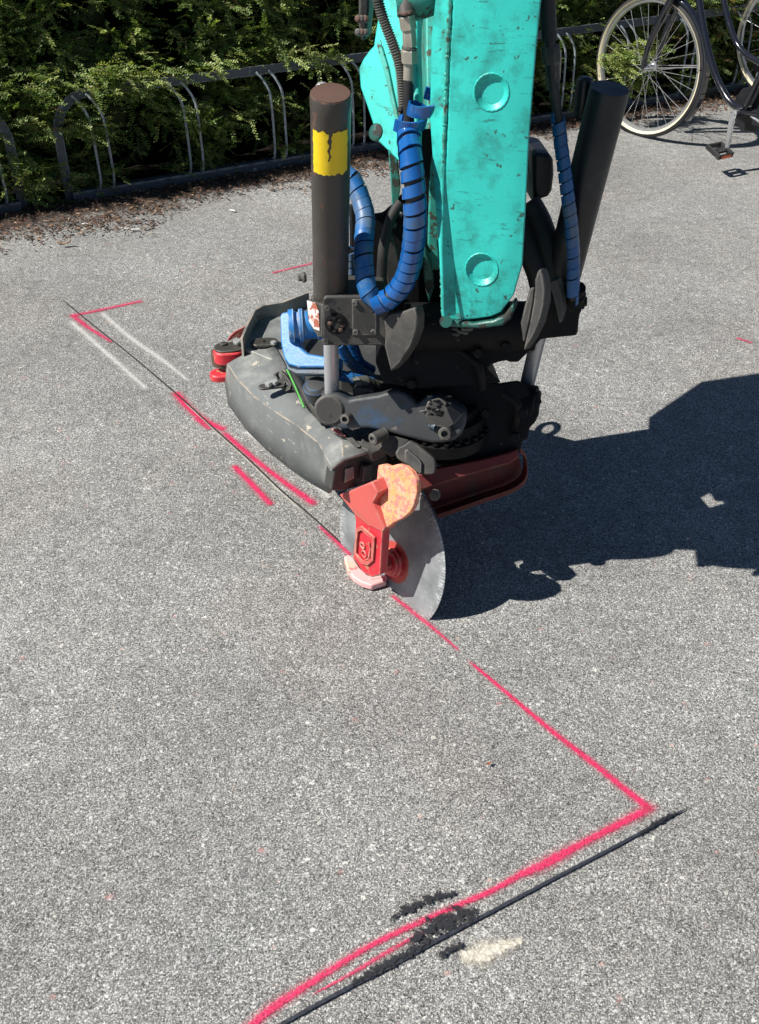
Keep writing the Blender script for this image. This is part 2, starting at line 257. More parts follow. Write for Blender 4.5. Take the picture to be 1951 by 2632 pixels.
# ------------------------------------------------------------ mesh helpers
def tagp(o, label=None, cat=None, group=None, kind=None):
    if label: o['label'] = label
    if cat: o['category'] = cat
    if group: o['group'] = group
    if kind: o['kind'] = kind
    return o
ROOTLOC = {}
def rootloc(o):
    while o.parent: o = o.parent
    return Vector(o.location)
def thing(name, label, cat, loc, group=None):
    o = bpy.data.objects.new(name, None); col.objects.link(o); o.location = loc; o.empty_display_size = .05
    return tagp(o, label, cat, group)
class MB:
    def __init__(s): s.v = []; s.f = []; s.mi = []; s.uv = []
    def add(s, vs, fs, mi=0):
        b = len(s.v); s.v += [Vector(v) for v in vs]; s.f += [tuple(b + i for i in f) for f in fs]; s.mi += [mi] * len(fs); return s
    def prism(s, pts, vec, mi=0):
        n = len(pts); vec = Vector(vec)
        s.add([Vector(p) for p in pts] + [Vector(p) + vec for p in pts],
              [tuple(range(n)), tuple(range(2 * n - 1, n - 1, -1))] + [(i, i + n, (i + 1) % n + n, (i + 1) % n) for i in range(n)], mi)
        return s
    def box(s, c, ax, h, mi=0):
        c = Vector(c); X, Y, Z = [Vector(a).normalized() * k for a, k in zip(ax, h)]
        vs = [c + X * i + Y * j + Z * k for i in (-1, 1) for j in (-1, 1) for k in (-1, 1)]
        return s.add(vs, [(0, 1, 3, 2), (4, 6, 7, 5), (0, 4, 5, 1), (2, 3, 7, 6), (0, 2, 6, 4), (1, 5, 7, 3)], mi)
    def tube(s, pts, rad, n=12, caps=True, mi=0, closed=False, phase=0):
        pts = [Vector(p) for p in pts]; N = len(pts)
        if isinstance(rad, (int, float)): rad = [rad] * N
        b = len(s.v); T = []
        for i in range(N):
            if closed: t = pts[(i + 1) % N] - pts[i - 1]
            else: t = pts[min(i + 1, N - 1)] - pts[max(i - 1, 0)]
            T.append(t.normalized())
        u = T[0].orthogonal().normalized()
        for i in range(N):
            u = (u - T[i] * u.dot(T[i])).normalized(); w = T[i].cross(u)
            for k in range(n):
                a = 2 * math.pi * k / n + phase; s.v.append(pts[i] + (u * math.cos(a) + w * math.sin(a)) * rad[i])
        for i in range(N if closed else N - 1):
            j = (i + 1) % N
            for k in range(n):
                s.f.append((b + i * n + k, b + i * n + (k + 1) % n, b + j * n + (k + 1) % n, b + j * n + k)); s.mi.append(mi)
        if caps and not closed:
            s.f.append(tuple(b + k for k in range(n - 1, -1, -1))); s.mi.append(mi)
            s.f.append(tuple(b + (N - 1) * n + k for k in range(n))); s.mi.append(mi)
        return s
    def lathe(s, p, axis, prof, n=24, mi=0):
        p = Vector(p); axis = Vector(axis).normalized(); u = axis.orthogonal().normalized(); w = axis.cross(u); b = len(s.v)
        for (t, r) in prof:
            for k in range(n):
                a = 2 * math.pi * k / n; s.v.append(p + axis * t + (u * math.cos(a) + w * math.sin(a)) * max(r, 1e-5))
        for i in range(len(prof) - 1):
            for k in range(n):
                s.f.append((b + i * n + k, b + i * n + (k + 1) % n, b + (i + 1) * n + (k + 1) % n, b + (i + 1) * n + k)); s.mi.append(mi)
        s.f.append(tuple(b + k for k in range(n - 1, -1, -1))); s.mi.append(mi)
        s.f.append(tuple(b + (len(prof) - 1) * n + k for k in range(n))); s.mi.append(mi)
        return s
    def sphere(s, c, r, n=10, sc=(1, 1, 1)):
        b = len(s.v); c = Vector(c); m = n // 2
        for i in range(m + 1):
            th = math.pi * i / m
            for k in range(n):
                a = 2 * math.pi * k / n
                s.v.append(c + Vector((math.sin(th) * math.cos(a) * r * sc[0], math.sin(th) * math.sin(a) * r * sc[1], math.cos(th) * r * sc[2])))
        for i in range(m):
            for k in range(n): s.f.append((b + i * n + k, b + i * n + (k + 1) % n, b + (i + 1) * n + (k + 1) % n, b + (i + 1) * n + k)); s.mi.append(0)
        return s
    def build(s, name, mat, parent=None, smooth=None, bevel=0, seg=2, label=None, rough=0, kind=None, solid=0):
        me = bpy.data.meshes.new(name)
        off = rootloc(parent) if parent else Vector((0, 0, 0))
        me.from_pydata([v - off for v in s.v], [], s.f)
        mats = mat if isinstance(mat, list) else [mat]
        for m in mats: me.materials.append(m)
        me.polygons.foreach_set('material_index', s.mi)
        if s.uv:
            ul = me.uv_layers.new(name='UVMap')
            for lp in me.loops: ul.data[lp.index].uv = s.uv[lp.vertex_index]
        bm = bmesh.new(); bm.from_mesh(me)
        if not s.uv: bmesh.ops.recalc_face_normals(bm, faces=bm.faces)
        bm.to_mesh(me); bm.free()
        if smooth is None: smooth = 35
        if smooth: me.shade_smooth(); me.set_sharp_from_angle(angle=R(smooth))
        o = bpy.data.objects.new(name, me); col.objects.link(o); o.parent = parent
        if rough:
            sb = o.modifiers.new('sub', 'SUBSURF'); sb.subdivision_type = 'SIMPLE'; sb.levels = sb.render_levels = 3
        if solid:
            so = o.modifiers.new('solid', 'SOLIDIFY'); so.thickness = solid; so.offset = -1
        if bevel:
            bv = o.modifiers.new('bevel', 'BEVEL'); bv.width = bevel; bv.segments = seg; bv.limit_method = 'ANGLE'; bv.angle_limit = R(30)
        if label: o['label'] = label
        if kind: o['kind'] = kind
        return o
def spline(pts, step=.006):
    P = [Vector(p) for p in pts]; P = [P[0] * 2 - P[1]] + P + [P[-1] * 2 - P[-2]]; out = []
    for i in range(1, len(P) - 2):
        a, b, c, d = P[i - 1:i + 3]; n = max(2, int((c - b).length / step))
        for k in range(n):
            t = k / n
            out.append(.5 * ((2 * b) + (c - a) * t + (2 * a - 5 * b + 4 * c - d) * t * t + (3 * b - a - 3 * c + d) * t ** 3))
    out.append(P[-2]); return out
def resample(pts, step):
    out = [pts[0].copy()]; acc = 0
    for a, b in zip(pts, pts[1:]):
        L = (b - a).length; 
        if L == 0: continue
        p = step - acc
        while p <= L: out.append(a.lerp(b, p / L)); p += step
        acc = (acc + L) % step
    return out
def frames(pts):
    T = [(pts[min(i + 1, len(pts) - 1)] - pts[max(i - 1, 0)]).normalized() for i in range(len(pts))]
    u = T[0].orthogonal().normalized(); F = []
    for i in range(len(pts)):
        u = (u - T[i] * u.dot(T[i])).normalized(); F.append((T[i], u, T[i].cross(u)))
    return F
def wrap(pts, r, pitch, cover=.86, thick=.0035, n=22, jitter=.06, seed=1):
    """flat plastic band wound round a hose: one ribbon with thickness and open joints"""
    rr = random.Random(seed); P = resample(pts, .002); F = frames(P); mb = MB(); L = (len(P) - 1) * .002
    turns = L / pitch; K = int(turns * n); w = pitch * cover
    def at(s):
        s = max(0, min(L - 1e-6, s)); i = int(s / .002); f = s / .002 - i; i2 = min(i + 1, len(P) - 1)
        return P[i].lerp(P[i2], f), F[i]
    ph = [rr.uniform(-jitter, jitter) for _ in range(int(turns) + 3)]
    for k in range(K + 1):
        a = 2 * math.pi * k / n; s0 = L * k / K; tt = k / n; j = ph[int(tt)] * (1 - tt % 1) + ph[int(tt) + 1] * (tt % 1)
        for (ds, dr) in ((-w / 2, 0), (-w / 2, thick), (w / 2, thick * 1.25), (w / 2, thick * .2)):
            s1 = s0 + ds + j * pitch
            c, (T, u, v) = at(s1); c2, _ = at(s0)
            over = 0 if 0 <= s1 <= L else (s1 if s1 < 0 else s1 - L)
            mb.v.append(c + T * over + (u * math.cos(a) + v * math.sin(a)) * (r + dr))
    for k in range(K):
        b = 4 * k
        for q in range(4): mb.f.append((b + q, b + (q + 1) % 4, b + 4 + (q + 1) % 4, b + 4 + q)); mb.mi.append(0)
    mb.f += [(3, 2, 1, 0), tuple(4 * K + q for q in range(4))]; mb.mi += [0, 0]
    return mb
def bool_cut(o, cutters):
    ob = []
    for c in cutters:
        me = bpy.data.meshes.new('cut'); me.from_pydata([v - rootloc(o) for v in c.v], [], c.f)
        bm = bmesh.new(); bm.from_mesh(me); bmesh.ops.recalc_face_normals(bm, faces=bm.faces); bm.to_mesh(me); bm.free()
        co = bpy.data.objects.new('cut', me); col.objects.link(co); co.location = rootloc(o); ob.append(co)
        md = o.modifiers.new('b', 'BOOLEAN'); md.object = co; md.operation = 'DIFFERENCE'; md.solver = 'EXACT'
    bpy.context.view_layer.update()
    dg = bpy.context.evaluated_depsgraph_get(); me = bpy.data.meshes.new_from_object(o.evaluated_get(dg))
    o.modifiers.clear(); o.data = me
    for c in ob: bpy.data.objects.remove(c)
    me.shade_smooth(); me.set_sharp_from_angle(angle=R(30))
def hexnut(mb, p, axis, r, h): return mb.lathe(p, axis, [(0, r * .92), (h * .12, r), (h * .88, r), (h, r * .92)], 6)

# ------------------------------------------------------------ ground
g = MB()
XS = [-200, -20, -6, -2, -1, 0, 1, 2, 3, 8, 20, 200]; YS = [-100, -5, 0, 1, 2, 3, 4, 5, 7, 12, 30, 300]
g.v = [Vector((x, y, 0)) for y in YS for x in XS]
g.f = [(j * 12 + i, j * 12 + i + 1, (j + 1) * 12 + i + 1, (j + 1) * 12 + i) for j in range(11) for i in range(11)]; g.mi = [0] * len(g.f)
ground = g.build('ground', M['asphalt'], smooth=0, kind='structure'); ground['label'] = 'worn grey asphalt pavement'

def strip(name, mat, pts, label=None, z=.0025, ext=1.9):
    """pts: (px, py, width in px) -> film on the ground, a child of the pavement"""
    P = [PZ(a, b, z) for a, b, w in pts]; Wd = [w * 1.1 * ext / FPX * depth(p) for (a, b, w), p in zip(pts, P)]
    Q = spline(P, .02); n = len(Q)
    # width interpolation by arclength
    cum = [0];
    for a, b in zip(P, P[1:]): cum.append(cum[-1] + (b - a).length)
    mb = MB(); L = 0; tot = sum((b - a).length for a, b in zip(Q, Q[1:]))
    for i, q in enumerate(Q):
        if i: L += (q - Q[i - 1]).length
        t = (Q[min(i + 1, n - 1)] - Q[max(i - 1, 0)]).normalized(); s = Vector((-t.y, t.x, 0))
        w = float(np.interp(L / tot * cum[-1], cum, Wd)) / 2
        mb.v += [q - s * w, q + s * w]; mb.uv += [(L / tot, 0), (L / tot, 1)]
        if i: mb.f.append((2 * i - 2, 2 * i, 2 * i + 1, 2 * i - 1)); mb.mi.append(0)
    for v in mb.v: v.z = z
    return mb.build(name, mat, ground, smooth=0, label=label)
strip('paint_line', M['pinkthin'], [(182, 812, 13), (250, 798, 13), (370, 772, 12)], 'short pink sprayed line at the far corner, running towards the machine', ext=2.25)
strip('paint_line', M['pinkthin'], [(182, 806, 15), (225, 840, 13), (290, 880, 8)], 'pink sprayed dash along the start of the thin saw cut', z=.0033, ext=2.25)
strip('paint_line', M['pink'], [(448, 1005, 19), (484, 1047, 19), (527, 1081, 18), (582, 1106, 18)], 'pink sprayed dash beside the thin saw cut, halfway to the grey cover', ext=2.25)
strip('paint_line', M['pinkthin'], [(500, 1072, 14), (540, 1104, 12)], z=.0033, ext=2.25)
strip('paint_line', M['pink'], [(570, 1107, 14), (628, 1158, 14), (679, 1200, 14), (747, 1251, 16), (815, 1300, 20)], 'long pink sprayed dash between the saw cut and the grey cover', z=.0041, ext=2.25)
strip('paint_line', M['pink'], [(598, 1194, 15), (641, 1238, 16), (700, 1300, 15)], 'pink sprayed dash left of the saw cut', ext=2.25)
strip('paint_line', M['pinkthin'], [(818, 1350, 8), (860, 1388, 13), (903, 1428, 15)], 'pink sprayed line running under the saw shoe', ext=2.25)
strip('paint_line', M['pinkthin'], [(1003, 1527, 13), (1060, 1572, 15), (1120, 1620, 13), (1184, 1675, 7)], 'pink sprayed line leading away from the saw disc', ext=1.9)
strip('paint_line', M['pink'], [(1200, 1695, 9), (1299, 1778, 13), (1420, 1880, 17), (1535, 1970, 20), (1613, 2034, 22), (1685, 2090, 28)], 'long pink sprayed line from the disc to the near corner', ext=1.9)
strip('paint_line', M['pink'], [(1695, 2066, 26), (1640, 2092, 26), (1580, 2124, 23), (1500, 2165, 22), (1430, 2203, 30), (1385, 2228, 30), (1330, 2252, 20), (1268, 2287, 18), (1133, 2345, 17), (1036, 2389, 18), (939, 2437, 18), (852, 2491, 21), (769, 2544, 24), (697, 2592, 28), (640, 2640, 26), (560, 2710, 26)], 'long pink sprayed line beside the black saw cut, from the near corner', z=.0033, ext=1.9)
strip('paint_line', M['pinkthin'], [(1095, 2392, 12), (1012, 2437, 15), (939, 2481, 13), (871, 2520, 10), (800, 2558, 6)], 'second thin pink line between the pink line and the black cut', ext=1.9)
strip('paint_line', M['pinkthin'], [(697, 702, 9), (745, 690, 9), (805, 676, 9)], 'pink sprayed line ending behind the labelled cylinder', ext=1.9)
strip('paint_line', M['pinkthin'], [(1892, 868, 9), (1912, 874, 10), (1935, 882, 7)], 'small pink sprayed mark at the right edge', ext=1.9)
strip('saw_cut', M['cutline'], [(155, 765, 3), (220, 820, 3.5), (330, 908, 3.5), (455, 1014, 4), (560, 1110, 4), (640, 1182, 4), (720, 1258, 4), (800, 1326, 4), (905, 1422, 4)], 'thin saw cut running diagonally to the disc', z=.0055)
strip('cut_dust', M['cutdust'], [(470, 1030, 3), (560, 1112, 4), (640, 1186, 4), (720, 1263, 4), (790, 1325, 3)], 'pale dust along the thin saw cut', z=.0048)
strip('saw_cut', M['tar'], [(1795, 2062, 2), (1733, 2093, 5), (1600, 2165, 7), (1430, 2254, 7.5), (1254, 2347, 8), (1084, 2437, 10), (997, 2486, 11), (891, 2540, 9), (726, 2630, 9), (600, 2698, 10)], 'black saw cut filled with slurry', z=.0055)
strip('bitumen_smear', M['tarcrumb'], [(1000, 2368, 14), (1050, 2335, 32), (1100, 2312, 38), (1145, 2298, 26), (1175, 2290, 6)], 'black bitumen smear beyond the pink line', z=.0062)
strip('bitumen_smear', M['tarcrumb'], [(1050, 2430, 26), (1100, 2396, 62), (1140, 2372, 72), (1190, 2350, 60), (1235, 2336, 22)], 'black bitumen crumbs on the wide saw cut', z=.0069)
strip('bitumen_smear', M['tarcrumb'], [(900, 2535, 12), (980, 2482, 34), (1060, 2440, 32), (1110, 2410, 12)], z=.0076)
strip('bitumen_smear', M['tarcrumb'], [(1128, 2462, 12), (1155, 2440, 34), (1190, 2425, 28)], z=.0083)
strip('bitumen_smear', M['tarcrumb'], [(1640, 2150, 8), (1690, 2112, 16), (1740, 2086, 10)], z=.0083)
strip('white_gouge', M['chalkdense'], [(1182, 2462, 34), (1225, 2455, 52), (1270, 2440, 44), (1310, 2425, 26), (1345, 2412, 10)], 'pale gouge with streaks beside the black saw cut', z=.0035)
strip('white_scrape', M['chalk'], [(178, 822, 16), (260, 895, 18), (384, 1005, 14)], 'faint white scrape left of the thin saw cut')
strip('white_scrape', M['chalk'], [(258, 800, 14), (332, 865, 18), (417, 925, 18), (492, 984, 9)], 'white scrape right of the thin saw cut', z=.0048)
strip('white_scrape', M['chalk'], [(630, 1108, 20), (688, 1146, 22)], z=.0062)
strip('white_scrape', M['chalk'], [(790, 1228, 14), (850, 1280, 18)], z=.0062)

def film(name, mat, s_list, label):
    pass
def scrap(name, mat, label, cat, px, py, L, w, ang, z=.004, curl=0., group=None, tube=True):
    p = PZ(px, py, z + w * .5); d = Vector((math.cos(ang), math.sin(ang), 0)); mb = MB()
    if tube: mb.lathe(p - d * L / 2, d, [(0, w / 2), (L * .3, w / 2), (L * .32, w * .47), (L, w * .45)], 10)
    else:
        s = Vector((-d.y, d.x, 0)); N = 7
        for i in range(N):
            t = i / (N - 1); ww = w * math.sin(math.pi * (t * .86 + .07)); q = p + d * (t - .5) * L + Vector((0, 0, curl * (t - .5) ** 2 * 4))
            mb.v += [q - s * ww / 2 + Vector((0, 0, curl * .5)), q, q + s * ww / 2 + Vector((0, 0, curl * .4))]
            if i:
                b = 3 * i; mb.f += [(b - 3, b - 2, b + 1, b), (b - 2, b - 1, b + 2, b + 1)]; mb.mi += [0, 0]
    o = mb.build(name, mat, solid=0 if tube else .0006)
    off = p.copy(); off.z = 0
    for v in o.data.vertices: v.co -= off
    o.location = off; return tagp(o, label, cat, group)
scrap('cigarette_butt', M['butt'], 'white cigarette butt on the leaf litter, right one of the close pair', 'cigarette butt', 348, 590, .034, .009, .25)
scrap('cigarette_butt', M['butt'], 'white cigarette butt on the leaf litter, left one of the close pair', 'cigarette butt', 322, 587, .03, .008, -.1)
scrap('cigarette_butt', M['butt'], 'white cigarette butt alone near the labelled cylinder', 'cigarette butt', 598, 541, .026, .009, -.4)
scrap('cigarette_butt', M['butt'], 'white cigarette butt lying nearest the rack post in shade', 'cigarette butt', 219, 576, .026, .008, .0)
scrap('dry_leaf', M['dryleaf'], 'small curled reddish dry leaf on the open asphalt near the pink line', 'leaf', 1256, 1964, .012, .007, .5, curl=.003, tube=False)
scrap('dry_leaf', LITTER[2], 'pale orange forked dry leaf at the litter edge below the rack post', 'leaf', 165, 628, .06, .018, .2, curl=.012, tube=False)

# ------------------------------------------------------------ hedge, soil strip, litter, bike racks
R0 = PZ(170, 520); R1 = PZ(1480, 300); RD = (R1 - R0).normalized(); RN = Vector((RD.y, -RD.x, 0))      # RN points to the viewer
def rk(s, out, z): return R0 + RD * s + RN * out + Vector((0, 0, z))
mb = MB(); n = 60
for i in range(n + 1):
    s = -4 + 12 * i / n; w = .02 + .03 * mnoise.noise(Vector((s * 3, 0, 0)))
    mb.v += [rk(s, w, .004), rk(s, -.3, .02), rk(s, -2.5, .02)]
    if i: b = 3 * i; mb.f += [(b - 3, b, b + 1, b - 2), (b - 2, b + 1, b + 2, b - 1)]; mb.mi += [0, 0]
mb.build('soil', M['soil'], smooth=0, kind='structure')

hl = rk(1.5, -.6, 0)
hedge = thing('hedge', 'dense dark green needle-leaved hedge behind the bike rack', 'hedge', hl)
# inner foliage core, near black to stand in for shade between the sprigs
def face_off(s, z): # how far the leafy face stands behind the rack line
    return .07 + .34 * z + .10 * mnoise.noise(Vector((s * 1.7, z * 2.2, 3))) + .05 * mnoise.noise(Vector((s * 5, z * 6, 9)))
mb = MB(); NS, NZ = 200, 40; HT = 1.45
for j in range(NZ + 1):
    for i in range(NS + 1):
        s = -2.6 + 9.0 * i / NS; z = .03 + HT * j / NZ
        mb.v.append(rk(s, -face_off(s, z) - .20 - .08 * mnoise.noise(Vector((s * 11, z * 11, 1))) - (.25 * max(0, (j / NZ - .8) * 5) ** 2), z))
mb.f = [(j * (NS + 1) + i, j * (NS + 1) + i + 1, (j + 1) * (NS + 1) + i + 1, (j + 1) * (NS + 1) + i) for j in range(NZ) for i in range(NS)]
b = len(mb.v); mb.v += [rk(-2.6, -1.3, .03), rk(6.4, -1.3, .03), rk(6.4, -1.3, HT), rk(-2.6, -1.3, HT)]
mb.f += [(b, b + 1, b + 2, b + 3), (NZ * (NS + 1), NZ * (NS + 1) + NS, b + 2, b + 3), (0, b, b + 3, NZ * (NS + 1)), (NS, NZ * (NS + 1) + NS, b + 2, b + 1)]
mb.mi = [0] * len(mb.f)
M['inner'] = worn('hedge_depth_shade', (.004, .006, .003), 1., var=.6, bump=0)
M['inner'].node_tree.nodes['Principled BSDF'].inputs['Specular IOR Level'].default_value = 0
M['soil'].node_tree.nodes['Principled BSDF'].inputs['Specular IOR Level'].default_value = .1
mb.build('hedge_shade_core', M['inner'], hedge, kind='stuff')

def sprigs(spec, name, parent, seed=3):
    rng = np.random.default_rng(seed); V = []; F = []; MI = []; nb = 0; SV = []; SF = []; nsb = 0
    off = np.array(rootloc(parent))
    for (p, dirv, L, kind) in spec:
        p = np.array(p); d = np.array(dirv); d /= np.linalg.norm(d)
        up = np.array([0, 0, 1.]); side = np.cross(d, up); side /= np.linalg.norm(side) + 1e-9; up2 = np.cross(side, d)
        roll = rng.normal(0, .5); side, up2 = side * math.cos(roll) + up2 * math.sin(roll), up2 * math.cos(roll) - side * math.sin(roll)
        nl = int(L / .0060); droop = rng.uniform(-.1, .35)
        t = np.linspace(.08, 1, nl)
        base = p + np.outer(t * L, d) + np.outer(t * t * L * -droop * .5, up)
        sg = np.where(np.arange(nl) % 2 == 0, 1, -1)
        ll = rng.uniform(.014, .025, nl) * (1.08 - .45 * t)
        fw = rng.uniform(.45, .95, nl)
        ld = side * sg[:, None] + d * fw[:, None] + up2 * rng.uniform(-.35, .45, nl)[:, None]
        ld /= np.linalg.norm(ld, axis=1)[:, None]
        wv = np.cross(ld, up2 + rng.normal(0, .25, (nl, 3))); wv /= np.linalg.norm(wv, axis=1)[:, None] + 1e-9
        wv *= rng.uniform(.0026, .0043, nl)[:, None]
        a = base; c = base + ld * ll[:, None]; m = base + ld * (ll * .5)[:, None] + up2 * .001
        q = np.stack([a - wv * .4, a + wv * .4, m + wv, c, m - wv], 1).reshape(-1, 3)
        V.append(q); idx = nb + np.arange(nl)[:, None] * 5 + np.arange(5)[None]; F.append(idx); nb += nl * 5
        MI.append(np.full(nl, kind))
        e = base[-1]; mid = base[nl // 2]
        sv = []
        for c0, r0 in ((p, .0016), (mid, .0012), (e, .0006)):
            sv += [c0 + side * r0, c0 - side * r0 * .5 + up2 * r0, c0 - side * r0 * .5 - up2 * r0]
        SV.append(np.array(sv))
        for k in (0, 3):
            for q_ in range(3): SF.append((nsb + k + q_, nsb + k + (q_ + 1) % 3, nsb + k + 3 + (q_ + 1) % 3, nsb + k + 3 + q_))
        nsb += 9
    V = np.concatenate(V) - off; F = np.concatenate(F); MI = np.concatenate(MI)
    me = bpy.data.meshes.new(name); nf = len(F)
    me.vertices.add(len(V)); me.vertices.foreach_set('co', V.ravel()); me.loops.add(nf * 5); me.polygons.add(nf)
    me.loops.foreach_set('vertex_index', F.ravel().astype(np.int32)); me.polygons.foreach_set('loop_start', np.arange(0, nf * 5, 5, dtype=np.int32))
    me.polygons.foreach_set('loop_total', np.full(nf, 5, dtype=np.int32)); 
    for m in LEAF: me.materials.append(m)
    me.polygons.foreach_set('material_index', MI.astype(np.int32)); me.update(); me.validate()
    o = bpy.data.objects.new(name, me); col.objects.link(o); o.parent = parent; o['kind'] = 'stuff'
    SVa = np.concatenate(SV) - off; me2 = bpy.data.meshes.new('twigs'); me2.from_pydata(SVa.tolist(), [], SF); me2.materials.append(M['twig'])
    o2 = bpy.data.objects.new('twigs', me2); col.objects.link(o2); o2.parent = parent; o2['kind'] = 'stuff'
spec = []; rng = np.random.default_rng(11)
def addbranch(s, z, outlen, k, kindbias=0):
    """a protruding bough made of several sprigs"""
    st = -face_off(s, z) - .06
    dl = rng.normal(.25, .55); dz = rng.normal(-.05, .35)
    d = RD * dl + RN * (1.0) + Vector((0, 0, dz)); d.normalize()
    for q in range(k):
        t = rng.uniform(.25, 1.0); p = rk(s, st, z) + d * outlen * t
        sd = d + RD * rng.normal(0, .55) + Vector((0, 0, rng.normal(-.02, .38)))
        kd = rng.choice([0, 1, 2, 3], p=[.52, .27, .20, .01] if kindbias == 0 else [.3, .2, .2, .3])
        if p.z > .03: spec.append((p, sd, rng.uniform(.06, .13), kd))
cnt = 0
while cnt < 3400:
    s = rng.uniform(-1.6, 5.4); z = rng.uniform(.02, 1.3) ** 1.0
    if z > 1.0 and rng.random() < .4: continue
    f = mnoise.noise(Vector((s * 2.6, z * 3.4, 5)))         # bare dark hollows
    low = z < .42
    if f < (-.05 if low else -.22) and rng.random() < .85: continue
    if low and rng.random() < .35: continue
    out = rng.uniform(.06, .24) + .14 * max(0, f) + (.07 if z > .40 else 0)
    addbranch(s, z, out, rng.integers(5, 9), 1 if (s > 3.0 and rng.random() < .5) else 0); cnt += 1
for (a, b_, zz) in ((250, 200, .5), (330, 200, .5), (90, 225, .45), (200, 330, .33), (165, 320, .3), (140, 470, .1), (60, 450, .1), (1525, 150, .3), (1560, 150, .3), (1590, 110, .35), (1545, 190, .3), (700, 270, .33), (600, 300, .25), (480, 300, .27), (270, 190, .5), (240, 215, .5), (300, 215, .5), (285, 235, .5), (335, 225, .5), (225, 330, .5), (255, 345, .5), (60, 330, .5), (20, 420, .5), (110, 480, .5), (40, 480, .5), (420, 190, .52), (560, 170, .5), (760, 150, .5), (800, 170, .5), (1530, 130, .5), (1570, 110, .5), (845, 150, .5), (1500, 120, .35)):
    p = PP(a, b_, rk(0, .05, 0), RN)
    s = (p - R0).dot(RD)
    fo = RN * (.26 if a > 1490 else 0)
    for q in range(34 if a > 1490 else 17):
        pp = p + fo + RD * rng.normal(0, .05) + RN * rng.normal(.0, .03) + Vector((0, 0, rng.normal(0, .025)))
        spec.append((pp - Vector(RN) * .05, RN * .6 + RD * rng.normal(.5, .5) + Vector((0, 0, rng.normal(-.12, .25))), rng.uniform(.07, .12), int(rng.choice([0, 2]))))
sprigs(spec, 'foliage', hedge)
# dead yellow twigs behind the bicycle
mb = MB()
for k in range(420):
    s = random.uniform(3.15, 5.3); z = random.uniform(.05, 1.0); p = rk(s, -.12 - random.uniform(0, .12), z)
    d = Vector((random.gauss(0, .5), random.gauss(-.3, .3), random.gauss(.3, .6))).normalized(); L = random.uniform(.05, .2)
    mb.tube([p, p + d * L * .5 + Vector((0, 0, .01)), p + d * L], [.0022, .0016, .0008], 4)
mb.build('dead_twigs', LITTER[2], hedge, kind='stuff', smooth=0)

M['litterdust'] = spray('rusty_litter_dust', (.085, .05, .035), (.035, .024, .018), .45, .9, rough=.95, gran=2.2, gs=60, n2a=.3)
mb = MB(); nn_ = 90
for i in range(nn_ + 1):
    s_ = -2.0 + 8.0 * i / nn_; w_ = .30 + .07 * mnoise.noise(Vector((s_ * 2.1, 0, 0))) + (.12 if s_ < .4 else 0) - (.06 if s_ > 1.6 else 0)
    mb.v += [rk(s_, w_, .0068), rk(s_, -w_, .0068)]; mb.uv += [(.1 + .8 * i / nn_, 0), (.1 + .8 * i / nn_, 1)]
    if i: mb.f.append((2 * i - 2, 2 * i, 2 * i + 1, 2 * i - 1)); mb.mi.append(0)
mb.build('litter_dust', M['litterdust'], ground, smooth=0, label='rust brown dust under the needle litter')
# litter
def flakes(name, label, cat, N, fn, sz):
    mbs = MB(); rr = random.Random(5)
    for k in range(N):
        p = fn(rr)
        if p is None: continue
        a = rr.uniform(0, 6.28); L = rr.uniform(*sz); w = L * rr.uniform(.12, .4); d = Vector((math.cos(a), math.sin(a), rr.uniform(-.25, .35))); s = Vector((-math.sin(a), math.cos(a), rr.uniform(-.5, .5)))
        mbs.add([p - d * L * .5, p - s * w * .5, p + d * L * .5 + Vector((0, 0, .002)), p + s * w * .5 + Vector((0, 0, .0015))], [(0, 1, 2), (0, 2, 3)], rr.choices([0, 1, 2, 3], [.2, .33, .13, .34])[0])
    o = mbs.build(name, LITTER, smooth=0); off = rk(1.5, .1, 0)
    for v in o.data.vertices: v.co -= off
    o.location = off; return tagp(o, label, cat, kind='stuff')
def litpos(r):
    s = r.uniform(-1.5, 5.2)
    ext = .24 + .09 * mnoise.noise(Vector((s * 2.1, 0, 0))) + .05 * mnoise.noise(Vector((s * 7, 2, 0))) + (-.08 if s > 1.6 else 0)
    if s < .5: ext += .14 * min(1, (.5 - s) * 3)
    if s > 3: ext += .05
    if r.random() < .12: o = ext + abs(r.gauss(0, .07))
    else: o = r.uniform(-.12, ext) 
    if mnoise.noise(Vector((s * 6, o * 9, 4))) < -.22 and r.random() < .8: return None
    z = r.uniform(.003, .012) * (1 if o > .1 else 1.6)
    return rk(s, o, z)
flakes('leaf_litter', 'strip of rusty brown needle litter along the foot of the bike rack', 'leaf litter', 30000, litpos, (.010, .032))

